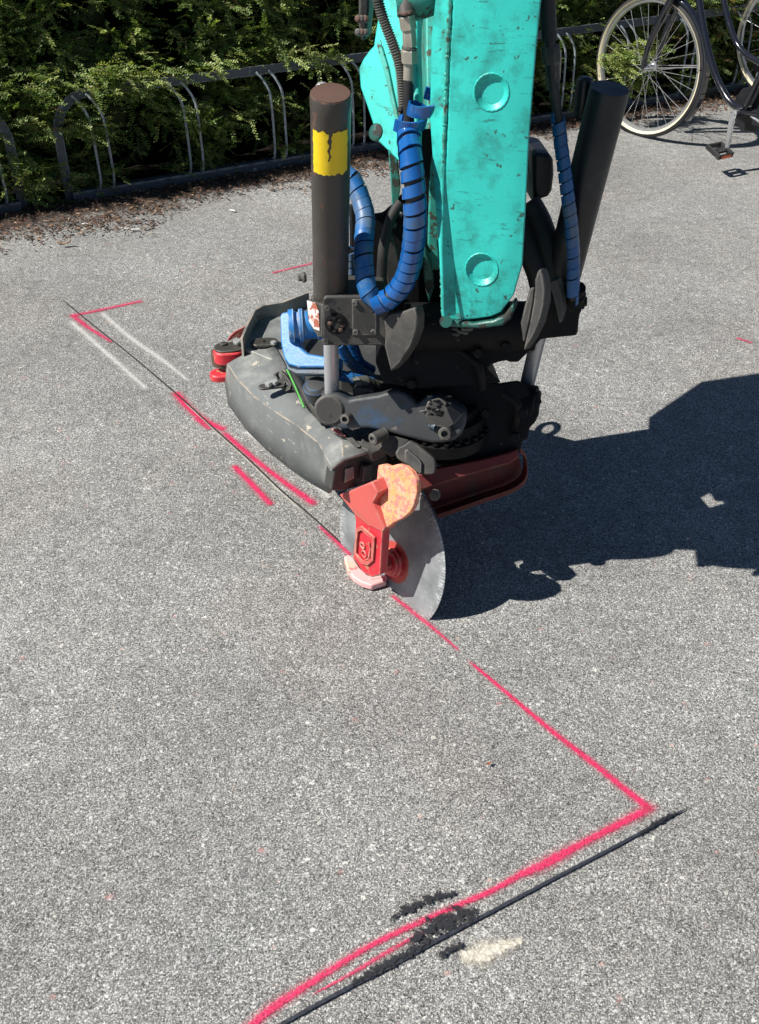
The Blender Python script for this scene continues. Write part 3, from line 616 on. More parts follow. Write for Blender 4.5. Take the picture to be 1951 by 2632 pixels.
def rack_section(s0, s1, hoops, label, arch_at_start=True, arch_at_end=False):
    rt = thing('bike_rack', label, 'bike rack', rk((s0 + s1) / 2, 0, 0), 'bike rack sections in front of the hedge')
    fw, ft = .040, .006
    def flat(path, name):    # flat bar swept along path in the rack plane
        mb = MB(); P = [rk(s, 0, z) for s, z in path]; n = len(P)
        for i, p in enumerate(P):
            t = (P[min(i + 1, n - 1)] - P[max(i - 1, 0)]).normalized(); side = t.cross(RN).normalized()
            mb.v += [p + side * fw / 2 + RN * ft / 2, p - side * fw / 2 + RN * ft / 2, p - side * fw / 2 - RN * ft / 2, p + side * fw / 2 - RN * ft / 2]
            if i:
                b = 4 * i
                for q in range(4): mb.f.append((b - 4 + q, b - 4 + (q + 1) % 4, b + (q + 1) % 4, b + q)); mb.mi.append(0)
        mb.f += [(3, 2, 1, 0), tuple(4 * (n - 1) + q for q in range(4))]; mb.mi += [0, 0]
        return mb.build(name, M['rack'], rt, bevel=.001)
    top = .455; rad = .16
    def arc(c, a0, a1): return [(c[0] + rad * math.cos(a0 + (a1 - a0) * k / 10), c[1] + rad * math.sin(a0 + (a1 - a0) * k / 10)) for k in range(11)]
    path = []
    if arch_at_start: path += [(s0, .0), (s0, top - rad)] + arc((s0 + rad, top - rad), math.pi, math.pi / 2)
    else: path += [(s0, top)]
    if arch_at_end: path += arc((s1 - rad, top - rad), math.pi / 2, 0) + [(s1, 0)]
    else: path += [(s1, top)]
    flat(path, 'frame')
    mb = MB(); mid = rk((s0 + s1) / 2, .014, .045)
    mb.box(mid, (RD, RN, Vector((0, 0, 1))), ((s1 - s0) / 2 - .012, .020, .003)).box(mid + RN * .0185 + Vector((0, 0, -.0205)), (RD, RN, Vector((0, 0, 1))), ((s1 - s0) / 2 - .012, .0018, .017))
    mb.build('bottom_rail', M['rack'], rt, bevel=.001)
    for s in hoops:
        for ds in (0, .062):
            pts = [rk(s + ds, .012, .049), rk(s + ds, .03, .055), rk(s + ds + .004, .036, .10), rk(s + ds, .036, .30), rk(s + ds - .008, .034, .37), rk(s + ds - .035, .022, .425), rk(s + ds - .055, .004, .45)]
            MB().tube(spline(pts, .02), .0058, 8).build('hoop_rod', M['rackrod'], rt)
    return rt
rack_section(.02, 5.6, [.16 + .43 * k for k in range(13)], 'long blue grey steel bike rack with rounded end, running behind the machine')
rack_section(-2.6, -.19, [-.32 - .43 * k for k in range(5)], 'blue grey bike rack section at the left edge, mostly overgrown by the hedge', False, True)

# ------------------------------------------------------------ bicycles
def make_bike(hub, steer, BB, label, paint, wall, loc_shift=Vector((0, 0, 0))):
    loc = BB.copy(); loc.z = 0
    root = thing('bicycle', label, 'bicycle', loc, 'bicycles parked at the rack')
    RW = hub.z
    def wheel(hc, u, nm='front'):
        n = Vector((u.y, -u.x, 0)).normalized()                       # axle
        N = 56
        def ring(r, off=0): return [hc + u * (r * math.cos(2 * math.pi * k / N)) + Vector((0, 0, r * math.sin(2 * math.pi * k / N))) + n * off for k in range(N)]
        wh = MB(); sec = [(RW - .031, -.010, 0), (RW - .026, -.017, 1), (RW - .019, -.021, 2), (RW - .005, -.015, 2), (RW, 0, 2), (RW - .005, .015, 2), (RW - .019, .021, 1), (RW - .026, .017, 1), (RW - .031, .010, 1)]
        for r, o, m in sec: wh.v += ring(r, o)
        mats = [1, 1, 0, 0, 0, 0, 1, 1, 0]
        for i in range(len(sec)):
            j = (i + 1) % len(sec)
            for k in range(N): wh.f.append((i * N + k, i * N + (k + 1) % N, j * N + (k + 1) % N, j * N + k)); wh.mi.append(mats[i])
        w = wh.build('wheel', [M['tyre'], wall], root)
        rm = MB(); sec = [(RW - .029, -.011), (RW - .043, -.010), (RW - .048, 0), (RW - .043, .010), (RW - .029, .011)]
        for r, o in sec: rm.v += ring(r, o)
        for i in range(5):
            j = (i + 1) % 5
            for k in range(N): rm.f.append((i * N + k, i * N + (k + 1) % N, j * N + (k + 1) % N, j * N + k)); rm.mi.append(0)
        rm.build('rim', M['alloy'], w)
        MB().lathe(hc - n * .055, n, [(0, .006), (.008, .007), (.009, .014), (.016, .014), (.02, .022), (.024, .022), (.026, .013), (.084, .013), (.086, .022), (.09, .022), (.094, .014), (.102, .014), (.103, .007), (.11, .006)], 16).build('hub', M['alloy'], w)
        for k in range(32):
            side = 1 if k % 2 else -1; a = 2 * math.pi * k / 32; a2 = a + (1 if (k // 2) % 2 else -1) * 1.05
            p = hc + n * side * .033 + u * .02 * math.cos(a2) + Vector((0, 0, .02 * math.sin(a2)))
            q = hc + n * side * .002 + u * (RW - .045) * math.cos(a) + Vector((0, 0, (RW - .045) * math.sin(a)))
            MB().tube([p, q], .00125, 5).build('spoke', M['spoke'], w)
        return w, n
    u = steer.normalized()                                            # front to back
    wheel(hub, u)
    f = (BB - hub); f.z = 0; f.normalize(); fn = Vector((f.y, -f.x, 0))
    crown = hub + u * .13 + Vector((0, 0, RW + .05)); steertop = hub + u * .26 + Vector((0, 0, RW + .42))
    n = Vector((u.y, -u.x, 0))
    # mudguard
    mg = MB(); N = 26
    for i in range(N):
        a = R(115) - R(150) * i / (N - 1); rr = RW + .016
        c = hub + u * (rr * math.cos(a)) + Vector((0, 0, rr * math.sin(a))); rad = u * math.cos(a) + Vector((0, 0, math.sin(a)))
        for o, dr in ((-.026, -.012), (-.016, 0), (.016, 0), (.026, -.012)): mg.v.append(c + n * o + rad * dr)
        if i:
            b = 4 * i
            for q in range(3): mg.f.append((b - 4 + q, b - 3 + q, b + 1 + q, b + q)); mg.mi.append(0)
    mg.build('mudguard', M['bikeblack'], root, solid=.0015)
    for sd in (-1, 1):
        MB().tube(spline([hub + n * sd * .052, hub + n * sd * .050 + u * .03 + Vector((0, 0, .15)), crown + n * sd * .036, crown + n * sd * .02 + Vector((0, 0, .03))], .03), [.012 + .007 * min(1, k / 8) for k in range(len(spline([hub + n * sd * .052, hub + n * sd * .050 + u * .03 + Vector((0, 0, .15)), crown + n * sd * .036, crown + n * sd * .02 + Vector((0, 0, .03))], .03)))], 10).build('fork', paint, root)
    for sd in (-1, 1):
        MB().tube([hub + n * sd * .054, hub + n * sd * .03 + u * (RW * .95) + Vector((0, 0, .06))], .002, 6).build('mudguard_stay', M['spoke'], root)
    MB().tube([crown, steertop], .019, 12).build('head_tube', paint, root)
    # brake lever block on the fork
    MB().box(crown + u * -.035, (u, n, Vector((0, 0, 1))), (.014, .03, .018)).tube([crown - u * .04 + n * .03, crown - u * .02 + n * .035 - Vector((0, 0, .07))], .006, 8).build('brake', M['alloy'], root, bevel=.003)
    hb = steertop + Vector((0, 0, .28)); 
    MB().tube([steertop, hb], .012, 10).build('stem', M['alloy'], root)
    MB().tube(spline([hb + fn * .3 + f * .22, hb + fn * .27 + f * .05, hb + fn * .1 - f * .03, hb, hb - fn * .1 - f * .03, hb - fn * .27 + f * .05, hb - fn * .3 + f * .22], .03), .011, 10).build('handlebar', M['alloy'], root)
    seatb = BB + f * .02; seat = BB + f * .21 + Vector((0, 0, .62)); hubr = BB + f * .46; hubr.z = RW
    def low(a, dz): return a + Vector((0, 0, dz))
    h1 = crown + Vector((0, 0, .12)) + u * .04; h2 = crown + Vector((0, 0, .28)) + u * .10
    d1 = spline([h1, h1.lerp(BB, .22) + low(Vector(), -.10), h1.lerp(BB, .50) + low(Vector(), -.145), h1.lerp(BB, .78) + low(Vector(), -.10), BB], .03)
    MB().tube(d1, .0165, 12).build('down_tube', paint, root)
    tgt = BB.lerp(seat, .34)
    d2 = spline([h2, h2.lerp(tgt, .25) + low(Vector(), -.11), h2.lerp(tgt, .6) + low(Vector(), -.15), tgt], .03)
    MB().tube(d2, .0135, 12).build('top_tube', paint, root)
    MB().tube([BB, seat], .015, 12).build('seat_tube', paint, root)
    MB().tube([seat, seat + (seat - BB).normalized() * .14], .0125, 10).build('seat_post', M['alloy'], root)
    sp = seat + (seat - BB).normalized() * .15
    MB().prism([sp - f * .16 + fn * .02, sp + f * .02 + fn * .05, sp + f * .11 + fn * .09, sp + f * .13, sp + f * .11 - fn * .09, sp + f * .02 - fn * .05, sp - f * .16 - fn * .02], (0, 0, .045)).build('saddle', M['rubber'], root, bevel=.018, seg=3)
    for sd in (-1, 1):
        MB().tube([seat + fn * sd * .015, hubr + fn * sd * .06], .008, 8).build('seat_stay', paint, root)
        MB().tube([BB + fn * sd * .03, hubr + fn * sd * .06], .009, 8).build('chain_stay', paint, root)
    wheel(hubr, f)
    MB().tube([BB - fn * .04, BB + fn * .04], .021, 14).build('bottom_bracket', paint, root)
    cs = -fn if (-fn).dot(Vector((0, -1, 0)) - Vector((.3, 0, 0))) > 0 else fn
    side = cs * .06
    cdir = Vector((f.x * .06, f.y * .06, -1)).normalized()
    ce = BB + side + cdir * .165
    MB().tube([BB + side * .5, BB + side * .9], .012, 10).tube([BB + side, BB + side + cdir * .08 + cs * .006, ce + cs * .01], [.018, .014, .011], 10).build('crank', M['alloy'], root)
    MB().tube([BB - side, BB - side - cdir * .165], [.012, .008], 10).build('crank', M['alloy'], root)
    MB().lathe(BB - cs * .045, cs, [(0, .085), (.004, .085)], 30).build('chainring', M['cyl2'], root)
    cg = BB - cs * .038
    MB().prism([cg + f * x + Vector((0, 0, z)) for x, z in ((-.10, .02), (-.07, .08), (0, .11), (.1, .105), (.44, .1), (.5, .06), (.5, .02), (.45, 0), (.1, -.02), (.06, -.09), (-.03, -.105), (-.09, -.05))], cs * -.018).build('chain_guard', M['cyl2'], root, bevel=.006)
    def pedal(c, dx):
        pc = c + dx * .055; ft = Vector((-f.x, -f.y, .35)).normalized(); up = ft.cross(dx).normalized()
        pd = MB()
        for sx in (-.042, .042): pd.box(pc + dx * sx, (dx, ft, up), (.006, .048, .012))
        for sf in (-.044, .044): pd.box(pc + ft * sf, (dx, ft, up), (.046, .005, .011))
        pd.tube([c, c + dx * .1], .008, 8).box(pc, (dx, ft, up), (.03, .016, .006))
        p = pd.build('pedal', M['rubber'], root, bevel=.002)
        MB().box(pc - ft * .0498, (dx, ft, up), (.03, .0015, .007)).build('reflector', M['pedalrefl'], p)
        MB().box(pc + ft * .0498, (dx, ft, up), (.03, .0015, .007)).build('reflector', M['pedalrefl'], p)
    pedal(ce, cs); pedal(BB - side - cdir * .165, -cs)
    ks = BB + f * .08 + cs * .03
    MB().tube([ks, ks + f * .26 - Vector((0, 0, .06))], .007, 8).build('kickstand', M['alloy'], root)
    return root
hubp = PZ(1668, 172, .345); bbp = PZ(1910, 285, .28)
make_bike(hubp, Vector((.62, -.78, 0)), bbp, 'black step-through bicycle with cream-walled tyres, front wheel pushed into the rack', M['bikeblack'], M['cream'])
hub2 = PZ(2035, 100, .345)
make_bike(hub2, Vector((.70, -.71, 0)), hub2 + Vector((.50, -.40, -.065)), 'second bicycle with a pale tyre, standing behind the black one at the right edge', M['bikegreen'], M['cream'])

# ------------------------------------------------------------ pavement saw attachment
DA = R(-53); d = Vector((math.cos(DA), math.sin(DA), 0)); e = Vector((-d.y, d.x, 0))      # d along the cut towards the viewer, e away
Zv = Vector((0, 0, 1)); CS = Vector((.022, 1.866, 0))
def se(s, ee, z): return CS + d * s + e * ee + Zv * z
saw = thing('pavement_saw', 'pavement cutting attachment with grey cover, red holder and steel disc in the asphalt', 'pavement saw', CS)
tl = R(12); dup = (Zv * math.cos(tl) + e * math.sin(tl)).normalized(); dn = d.cross(dup).normalized()
if dn.dot(e) > 0: dn = -dn                                              # dn: visible side
DC = Vector((.024, 1.893, .09)); DR = .199
M['disc'] = disc_mat(DC + d * .028 - dup * .02, dn, DC)
mb = MB(); N = 120; ua, ub = d, dup
def discring(r, o): return [DC + ua * r * math.cos(2 * math.pi * k / N) + ub * r * math.sin(2 * math.pi * k / N) + dn * o for k in range(N)]
pr = [(.001, .0022), (.19, .0022), (DR - .003, .0018), (DR, .0006), (DR, -.0006), (DR - .003, -.0018), (.001, -.0022)]
for r, o in pr: mb.v += discring(r, o)
for i in range(len(pr) - 1):
    for k in range(N): mb.f.append((i * N + k, i * N + (k + 1) % N, (i + 1) * N + (k + 1) % N, (i + 1) * N + k)); mb.mi.append(0)
mb.build('cutting_disc', M['disc'], saw)
hubc = DC + d * .028 - dup * .02 + dn * .003
fl = MB().lathe(hubc, dn, [(0, .036), (.008, .036), (.010, .033), (.018, .030), (.020, .016)], 36).build('disc_flange', M['red'], saw)
hexnut(MB(), hubc + dn * .019, dn, .019, .022).lathe(hubc + dn * .041, dn, [(0, .012), (.014, .011)], 12).build('hub_nut', M['pinkred'], saw, bevel=.0015)
MB().tube([hubc + dn * .04, hubc + dn * .07 - d * .01], .010, 10).build('axle', M['redworn'], saw)

def pe(px, py, ee): return PP(px, py, se(0, ee, 0), e)
AE = -.075
armp = [(872, 1272), (900, 1262), (940, 1290), (985, 1358), (983, 1368), (977, 1478), (955, 1484), (932, 1470), (907, 1432), (911, 1390), (914, 1340), (911, 1322), (897, 1304)]
o = MB().prism([pe(a, b, AE) for a, b in armp], e * .022).build('holder_arm', M['red'], saw, bevel=.0025, seg=2)
# raised badge plate with rim, ring and pin
bp = [(920, 1356), (932, 1350), (966, 1380), (962, 1440), (948, 1452), (931, 1446), (914, 1425), (916, 1388)]
bq = [pe(a, b, AE - .0015) for a, b in bp]; cen = sum(bq, Vector()) / len(bq)
rim = MB(); inner = [cen + (q - cen) * .80 for q in bq]; nb_ = len(bq)
vs = bq + inner + [q - e * .0045 for q in bq] + [q - e * .0045 for q in inner]
fs = []
for i in range(nb_):
    j = (i + 1) % nb_; fs += [(2 * nb_ + i, 2 * nb_ + j, 3 * nb_ + j, 3 * nb_ + i), (i, j, 2 * nb_ + j, 2 * nb_ + i), (nb_ + i, 3 * nb_ + i, 3 * nb_ + j, nb_ + j), (i, nb_ + i, nb_ + j, j)]
rim.add(vs, fs); rim.build('badge_rim', M['pinkred'], saw, bevel=.0008)
bmb = MB()
for (a, b, r) in ((932, 1402, .0075), (936, 1424, .0085)):
    c = pe(a, b, AE - .002); bmb.tube([c + d * r * math.cos(t) + Zv * r * math.sin(t) for t in [2 * math.pi * k / 16 for k in range(16)]], .0022, 7, closed=True)
bmb.tube([pe(a, b, AE - .0025) for a, b in ((948, 1395), (952, 1410), (948, 1436), (938, 1441))], .0026, 7)
bmb.build('badge_emblem', M['pinkred'], saw)
# sloping strut from cover to the arm and its top plate
st = [(872, 1273), (955, 1238), (972, 1268), (957, 1294), (988, 1359), (984, 1369), (948, 1352), (914, 1324), (896, 1302)]
MB().prism([pe(a, b, AE - .003) for a, b in st], e * .035).build('strut', M['pinkred'], saw, bevel=.003)
fin = [(972, 1196), (985, 1193), (1000, 1199), (1022, 1193), (1042, 1199), (1058, 1213), (1069, 1235), (1071, 1262), (1064, 1296), (1053, 1317), (1034, 1333), (1012, 1343), (989, 1361), (973, 1330), (956, 1294), (963, 1280), (970, 1262), (968, 1235), (970, 1212)]
FN = (e * -1 + Zv * .25).normalized(); FP = pe(1015, 1270, -.05)
MB().prism([PP(a, b, FP, FN) for a, b in fin], -FN * .014 ).build('side_fin', M['orange'], saw, bevel=.002, seg=2, label='orange rusted side fin')
sh = [(884, 1430), (896, 1424), (908, 1432), (924, 1458), (945, 1477), (965, 1481), (990, 1479), (994, 1492), (955, 1504), (930, 1496), (908, 1482), (893, 1462)]
MB().prism([PZ(a, b, .022) for a, b in sh], (0, 0, -.018)).build('guide_shoe', M['shoe'], saw, bevel=.004, seg=3)
MB().box(PZ(972, 1488, .018) , (Vector((1, .25, 0)), Vector((-.25, 1, 0)), Zv), (.022, .004, .006)).build('shoe_tip', M['shoe'], saw, bevel=.001)

# grey cover: loft of sections along the attachment
A_ = dict(
 bot=[(582, 985, .27), (590, 1040, .255), (639, 1107, .25), (692, 1159, .25), (750, 1206, .25), (805, 1243, .25), (849, 1267, .25)],
 mid=[(584, 960, .32), (600, 1000, .31), (646, 1062, .31), (700, 1112, .31), (755, 1152, .31), (812, 1192, .31), (851, 1232, .30)],
 cre=[(587, 936, .37), (612, 975, .365), (655, 1020, .365), (708, 1058, .37), (764, 1094, .375), (822, 1140, .375), (857, 1204, .35)],
 top=[(640, 908, .385), (668, 950, .382), (700, 990, .382), (745, 1037, .383), (806, 1084, .386), (880, 1136, .392), (884, 1182, .387)],
 inn=[(700, 880, .40), (726, 925, .40), (745, 958, .395), (782, 1015, .395), (845, 1072, .395), (930, 1125, .395), (984, 1152, .385)])
rows = ['bot', 'mid', 'cre', 'top', 'inn']
mb = MB()
for r in rows:
    pts = [a_.lerp(b_, k_ / 8) for a_, b_ in zip([PZ(*q) for q in A_[r]], [PZ(*q) for q in A_[r]][1:]) for k_ in range(8)] + [PZ(*A_[r][-1])]; pts = [pts[int(round(k * (len(pts) - 1) / 24))] for k in range(25)]; mb.v += pts
for i in range(4):
    for k in range(24): mb.f.append((i * 25 + k, i * 25 + k + 1, (i + 1) * 25 + k + 1, (i + 1) * 25 + k)); mb.mi.append(0)
cov = mb.build('cover', M['grey'], saw, smooth=17)
# make sure the thickness goes inwards
so = cov.modifiers.new('solid', 'SOLIDIFY'); so.thickness = .008; so.offset = 0
# rear deck with rim
dk = [(622, 893), (640, 850), (655, 822), (676, 810), (722, 803), (788, 778), (800, 850), (760, 900), (735, 935), (700, 925)]
MB().prism([PZ(a, b, .398) for a, b in dk], (0, 0, -.03)).build('rear_deck', M['grey'], saw, bevel=.003)
rimp = [PZ(a, b, .41) for a, b in ((620, 892), (637, 852), (654, 818), (676, 806), (722, 799), (790, 773))]
mb = MB()
for i, p in enumerate(rimp):
    mb.v += [p - Zv * .03, p + Zv * .026, p + Zv * .026 + Vector((.006, -.004, 0)), p - Zv * .03 + Vector((.006, -.004, 0))]
    if i:
        b = 4 * i
        for q in range(4): mb.f.append((b - 4 + q, b - 4 + (q + 1) % 4, b + (q + 1) % 4, b + q)); mb.mi.append(0)
mb.f += [(0, 1, 2, 3), tuple(4 * (len(rimp) - 1) + q for q in (3, 2, 1, 0))]; mb.mi += [0, 0]
mb.build('deck_rim', M['grey'], saw, bevel=.001)
# front end plate
fe = [(851, 1262), (858, 1212), (868, 1196), (886, 1184), (942, 1165), (984, 1153), (984, 1170), (966, 1196), (955, 1242), (920, 1252), (876, 1264)]
FPn = (d + Zv * .12).normalized(); F0 = PZ(855, 1215, .34)
MB().prism([PP(a, b, F0, FPn) for a, b in fe], -d * .03).build('end_plate', M['greydark'], saw, bevel=.004)
MB().prism([PP(a, b, F0 + d * .002, FPn) for a, b in ((886, 1205), (908, 1197), (909, 1228), (884, 1240))], d * .003).build('end_lug', M['grey'], saw, bevel=.002)
MB().prism([PP(a, b, F0 + d * .004, FPn) for a, b in ((926, 1192), (948, 1184), (944, 1224), (922, 1232))], d * .016).build('end_lug', M['greydark'], saw, bevel=.003)
# plate under the cover so nothing shows through
MB().prism([se(-.60, -.05, .262), se(-.10, -.07, .262), se(-.05, .06, .262), se(-.10, .20, .262), se(-.66, .20, .262)], Zv * .11).build('base_frame', M['greydark'], saw, bevel=.004)
# oval pin keeper and two-hole bracket on the cover
def capsule(c, ax, L, r, n=10):
    ax = Vector(ax).normalized(); s = Vector((-ax.y, ax.x, 0)); P = []
    for k in range(n + 1): a = -math.pi / 2 + math.pi * k / n; P.append(c + ax * (L / 2 + r * math.cos(a)) + s * r * math.sin(a))
    for k in range(n + 1): a = math.pi / 2 + math.pi * k / n; P.append(c - ax * (L / 2) + ax * r * math.cos(a) + s * r * math.sin(a))
    return P
c = PZ(680, 884, .402); MB().prism(capsule(c, (1, .12, 0), .030, .021), Zv * .008).build('pin_keeper', M['pindark'], saw, bevel=.002)
MB().lathe(c + Vector((-.004, 0, .0085)), Zv, [(0, .006), (.003, .005)], 8).build('keeper_bolt', M['pindark'], saw)
hexnut(MB(), PZ(703, 885, .411), Zv, .008, .008).build('keeper_bolt', M['bolt'], saw)
bc = PZ(700, 995, .405)
MB().prism(capsule(bc, (1, .25, 0), .042, .012), Zv * .006).build('slotted_plate', M['castdark'], saw, bevel=.0015)
for a, b in ((690, 992), (706, 988)): hexnut(MB(), PZ(a, b, .412), Zv, .0085, .01).build('plate_bolt', M['bolt'], saw)
tb = PZ(722, 985, .41); tax = Vector((.8, .3, 0)).normalized()
lug = MB(); LN = Vector((-.55, -.75, .35)).normalized()
lp = [(708, 962), (714, 953), (722, 953), (730, 960), (742, 975), (748, 988), (745, 1000), (735, 1006), (722, 998), (712, 985)]
o = lug.prism([PP(a, b, tb, LN) for a, b in lp], -LN * .008).build('lifting_lug', M['castdark'], saw)
bool_cut(o, [MB().lathe(PP(717, 964, tb, LN) + LN * .02, -LN, [(0, .0075), (.05, .0075)], 18), MB().lathe(PP(735, 989, tb, LN) + LN * .02, -LN, [(0, .0055), (.05, .0055)], 18)])
MB().tube([PP(713 + 0, 963, tb, LN) + LN * .002, PP(713, 963, tb, LN) + LN * .010], .004, 8).build('lug_boss', M['castdark'], saw)

# rear roller block with red caps
rc = PZ(590, 893, .36); rl = MB()
def cap2(a, b, z, L, r, ax=(1, .15, 0)): return capsule(PZ(a, b, z), ax, L, r)
MB().prism(cap2(588, 897, .36, .026, .028), Zv * -.035).build('roller_block', M['red'], saw, bevel=.004)
MB().prism(cap2(588, 890, .366, .026, .027), Zv * -.006).build('roller_cap', M['pindark'], saw, bevel=.002)
MB().lathe(PZ(574, 885, .367), Zv, [(0, .009), (.004, .009), (.006, .004)], 14).build('cap_bolt', M['pindark'], saw)
hexnut(MB(), PZ(609, 884, .367), Zv, .0105, .010).lathe(PZ(609, 880, .377), Zv, [(0, .006), (.002, .005)], 10).build('cap_bolt', M['bolt'], saw)
MB().lathe(PZ(570, 935, .30), Zv, [(0, .026), (.038, .026)], 22).tube([PZ(570, 935, .318), PZ(604, 938, .318)], .018, 12).build('roller', M['cylcap'], saw, bevel=.002)
MB().prism(cap2(572, 956, .285, .020, .025), Zv * -.02).build('roller_foot', M['red'], saw, bevel=.004)
# crumpled red plastic sheet behind
mb = MB(); cs_ = [(584, 876, .36), (606, 866, .35), (630, 872, .34), (592, 862, .375), (618, 850, .375), (640, 850, .365), (606, 850, .385), (634, 836, .39), (650, 836, .38)]
mb.v = [PZ(*q) for q in cs_]; mb.f = [(0, 1, 4, 3), (1, 2, 5, 4), (3, 4, 7, 6), (4, 5, 8, 7)]; mb.mi = [0] * 4
mb.build('red_flap', M['red'], saw, solid=.002)

# red rear frame: beam and skirt loop on the right
bm_ = [(1066, 1222), (1110, 1205), (1180, 1192), (1250, 1178), (1312, 1162), (1330, 1152), (1336, 1175), (1312, 1192), (1240, 1212), (1160, 1236), (1078, 1262), (1064, 1245)]
BP = PZ(1200, 1205, .34); BN = (Vector((.12, -1, .55))).normalized()
MB().prism([PP(a, b, BP, BN) for a, b in bm_], -BN * .03).build('cross_beam', M['redworn'], saw, bevel=.004)
skp = [(1325, 1150), (1340, 1158), (1347, 1180), (1347, 1212), (1335, 1236), (1300, 1256), (1240, 1276), (1180, 1297), (1118, 1318)]
mb = MB(); SP = [PP(a, b, BP + Vector((0, .10, 0)), Vector((.2, -1, .1)).normalized()) for a, b in skp]; SP = spline(SP, .02)
for i, p in enumerate(SP):
    mb.v += [p, p + Vector((.004, -.03, .004)), p + Vector((.002, -.03, .016)), p + Vector((-.004, .0, .010))]
    if i:
        b = 4 * i
        for q in range(4): mb.f.append((b - 4 + q, b - 4 + (q + 1) % 4, b + (q + 1) % 4, b + q)); mb.mi.append(0)
mb.f += [(0, 1, 2, 3), tuple(4 * (len(SP) - 1) + q for q in (3, 2, 1, 0))]; mb.mi += [0, 0]
mb.build('skirt_rim', M['redworn'], saw, bevel=.001)
sk = [(1090, 1255), (1160, 1232), (1240, 1208), (1312, 1188), (1334, 1170), (1343, 1210), (1330, 1234), (1240, 1272), (1118, 1314)]
MB().prism([PP(a, b, BP + Vector((0, .11, 0)), Vector((.2, -1, .1)).normalized()) for a, b in sk], Vector((-.01, .02, 0))).build('skirt_plate', M['redworn'], saw, bevel=.002)
MB().prism([se(-.12, .0, .28), se(-.02, .06, .29), se(.0, .22, .29), se(-.08, .28, .29), se(-.45, .24, .29)], Zv * .09).build('gear_case', M['grease'], saw, bevel=.006)
MB().prism([Vector((x, y, .22)) for x, y in ((-.10, 2.15), (.20, 2.12), (.22, 2.40), (.06, 2.48), (-.12, 2.42))], Zv * .20).build('rear_coupler', M['greydark'], saw, bevel=.008)
ec = Vector((.055, 2.45, .50)); ea = tosun.orthogonal().normalized(); eb = tosun.cross(ea)
MB().tube([ec + (Vector((.2, 1, 0)) * math.cos(q) + Zv * math.sin(q)) * .034 for q in [2 * math.pi * k / 24 for k in range(24)]], .009, 8, closed=True).build('lifting_eye', M['greydark'], saw)
# coupling jaws on top of the front
JN = Vector((-.15, -.85, .5)).normalized()
def jaw(pts, z, name, mat, th, n=JN, bev=.003, ref=None):
    ref = ref or pts[0]; p0 = PZ(ref[0], ref[1], z)
    return MB().prism([PP(a, b, p0, n) for a, b in pts], -n * th).build(name, mat, saw, bevel=bev, seg=3)
jaw([(988, 1122), (1002, 1116), (1022, 1120), (1050, 1130), (1062, 1146), (1042, 1152), (1022, 1165), (1006, 1176), (985, 1160), (978, 1140)], .42, 'jaw', M['castdark'], .04)
jaw([(1024, 1150), (1042, 1142), (1052, 1132), (1070, 1140), (1117, 1178), (1120, 1192), (1119, 1214), (1112, 1220), (1082, 1220), (1068, 1212), (1020, 1178), (1016, 1164)], .40, 'jaw', M['castdark'], .03, ref=(1070, 1190))
jaw([(1040, 1158), (1048, 1154), (1078, 1180), (1084, 1190), (1083, 1216), (1076, 1217), (1040, 1186)], .407, 'jaw_face', M['greydark'], .01, bev=.002, ref=(1060, 1185))
jaw([(930, 1120), (950, 1108), (985, 1115), (990, 1150), (955, 1165), (925, 1150)], .405, 'jaw_base', M['castdark'], .03, n=Vector((-.1, -.3, .95)).normalized())
c = PZ(962, 1128, .43); ax = Vector((-.75, -.65, -.05)).normalized()
MB().lathe(c + ax * -.03, ax, [(0, .014), (.034, .014), (.036, .012), (.036, .008), (.030, .007)], 20).build('lock_pin', M['castdark'], saw)
jaw([(852, 1100), (866, 1099), (902, 1120), (928, 1146), (918, 1150), (892, 1128), (858, 1112)], .41, 'latch_strip', M['castdark'], .006, n=Vector((-.2, -.4, .9)).normalized(), bev=.001)
jaw([(851, 1102), (868, 1101), (888, 1120), (872, 1117)], .415, 'red_tab', M['pinkred'], .004, n=Vector((-.2, -.4, .9)).normalized(), bev=.001)
MB().sphere(PZ(1118, 1272, .3), .013, 10, (1, .6, 1.2)).build('side_bolt', M['castdark'], saw)
# ------------------------------------------------------------ tilt rotator
TR = Vector((.14, 1.95, 0))
tilt = thing('tilt_rotator', 'greasy dark tilting rotator head with two upright hydraulic cylinders and blue spiral-wrapped hoses', 'tilt rotator', TR)
def py_(a, b, Y): return PY(a, b, Y)
# left cylinder
ct = PY(850, 240, 1.785); cb = PY(850, 770, 1.89); axl = (ct - cb).normalized(); Lc = (ct - cb).length
r1 = .5 * 107 / FPX * depth(ct)
body = MB().lathe(cb, axl, [(0, r1 * .97), (.004, r1), (Lc - .028, r1), (Lc - .026, r1 * 1.015), (Lc - .004, r1 * 1.015), (Lc, r1 * .975)], 48).build('cylinder', M['cyl'], tilt)
MB().lathe(ct, axl, [(-.002, r1 * .95), (.0015, r1 * .94)], 40).build('cylinder_cap', M['cylcap'], body)
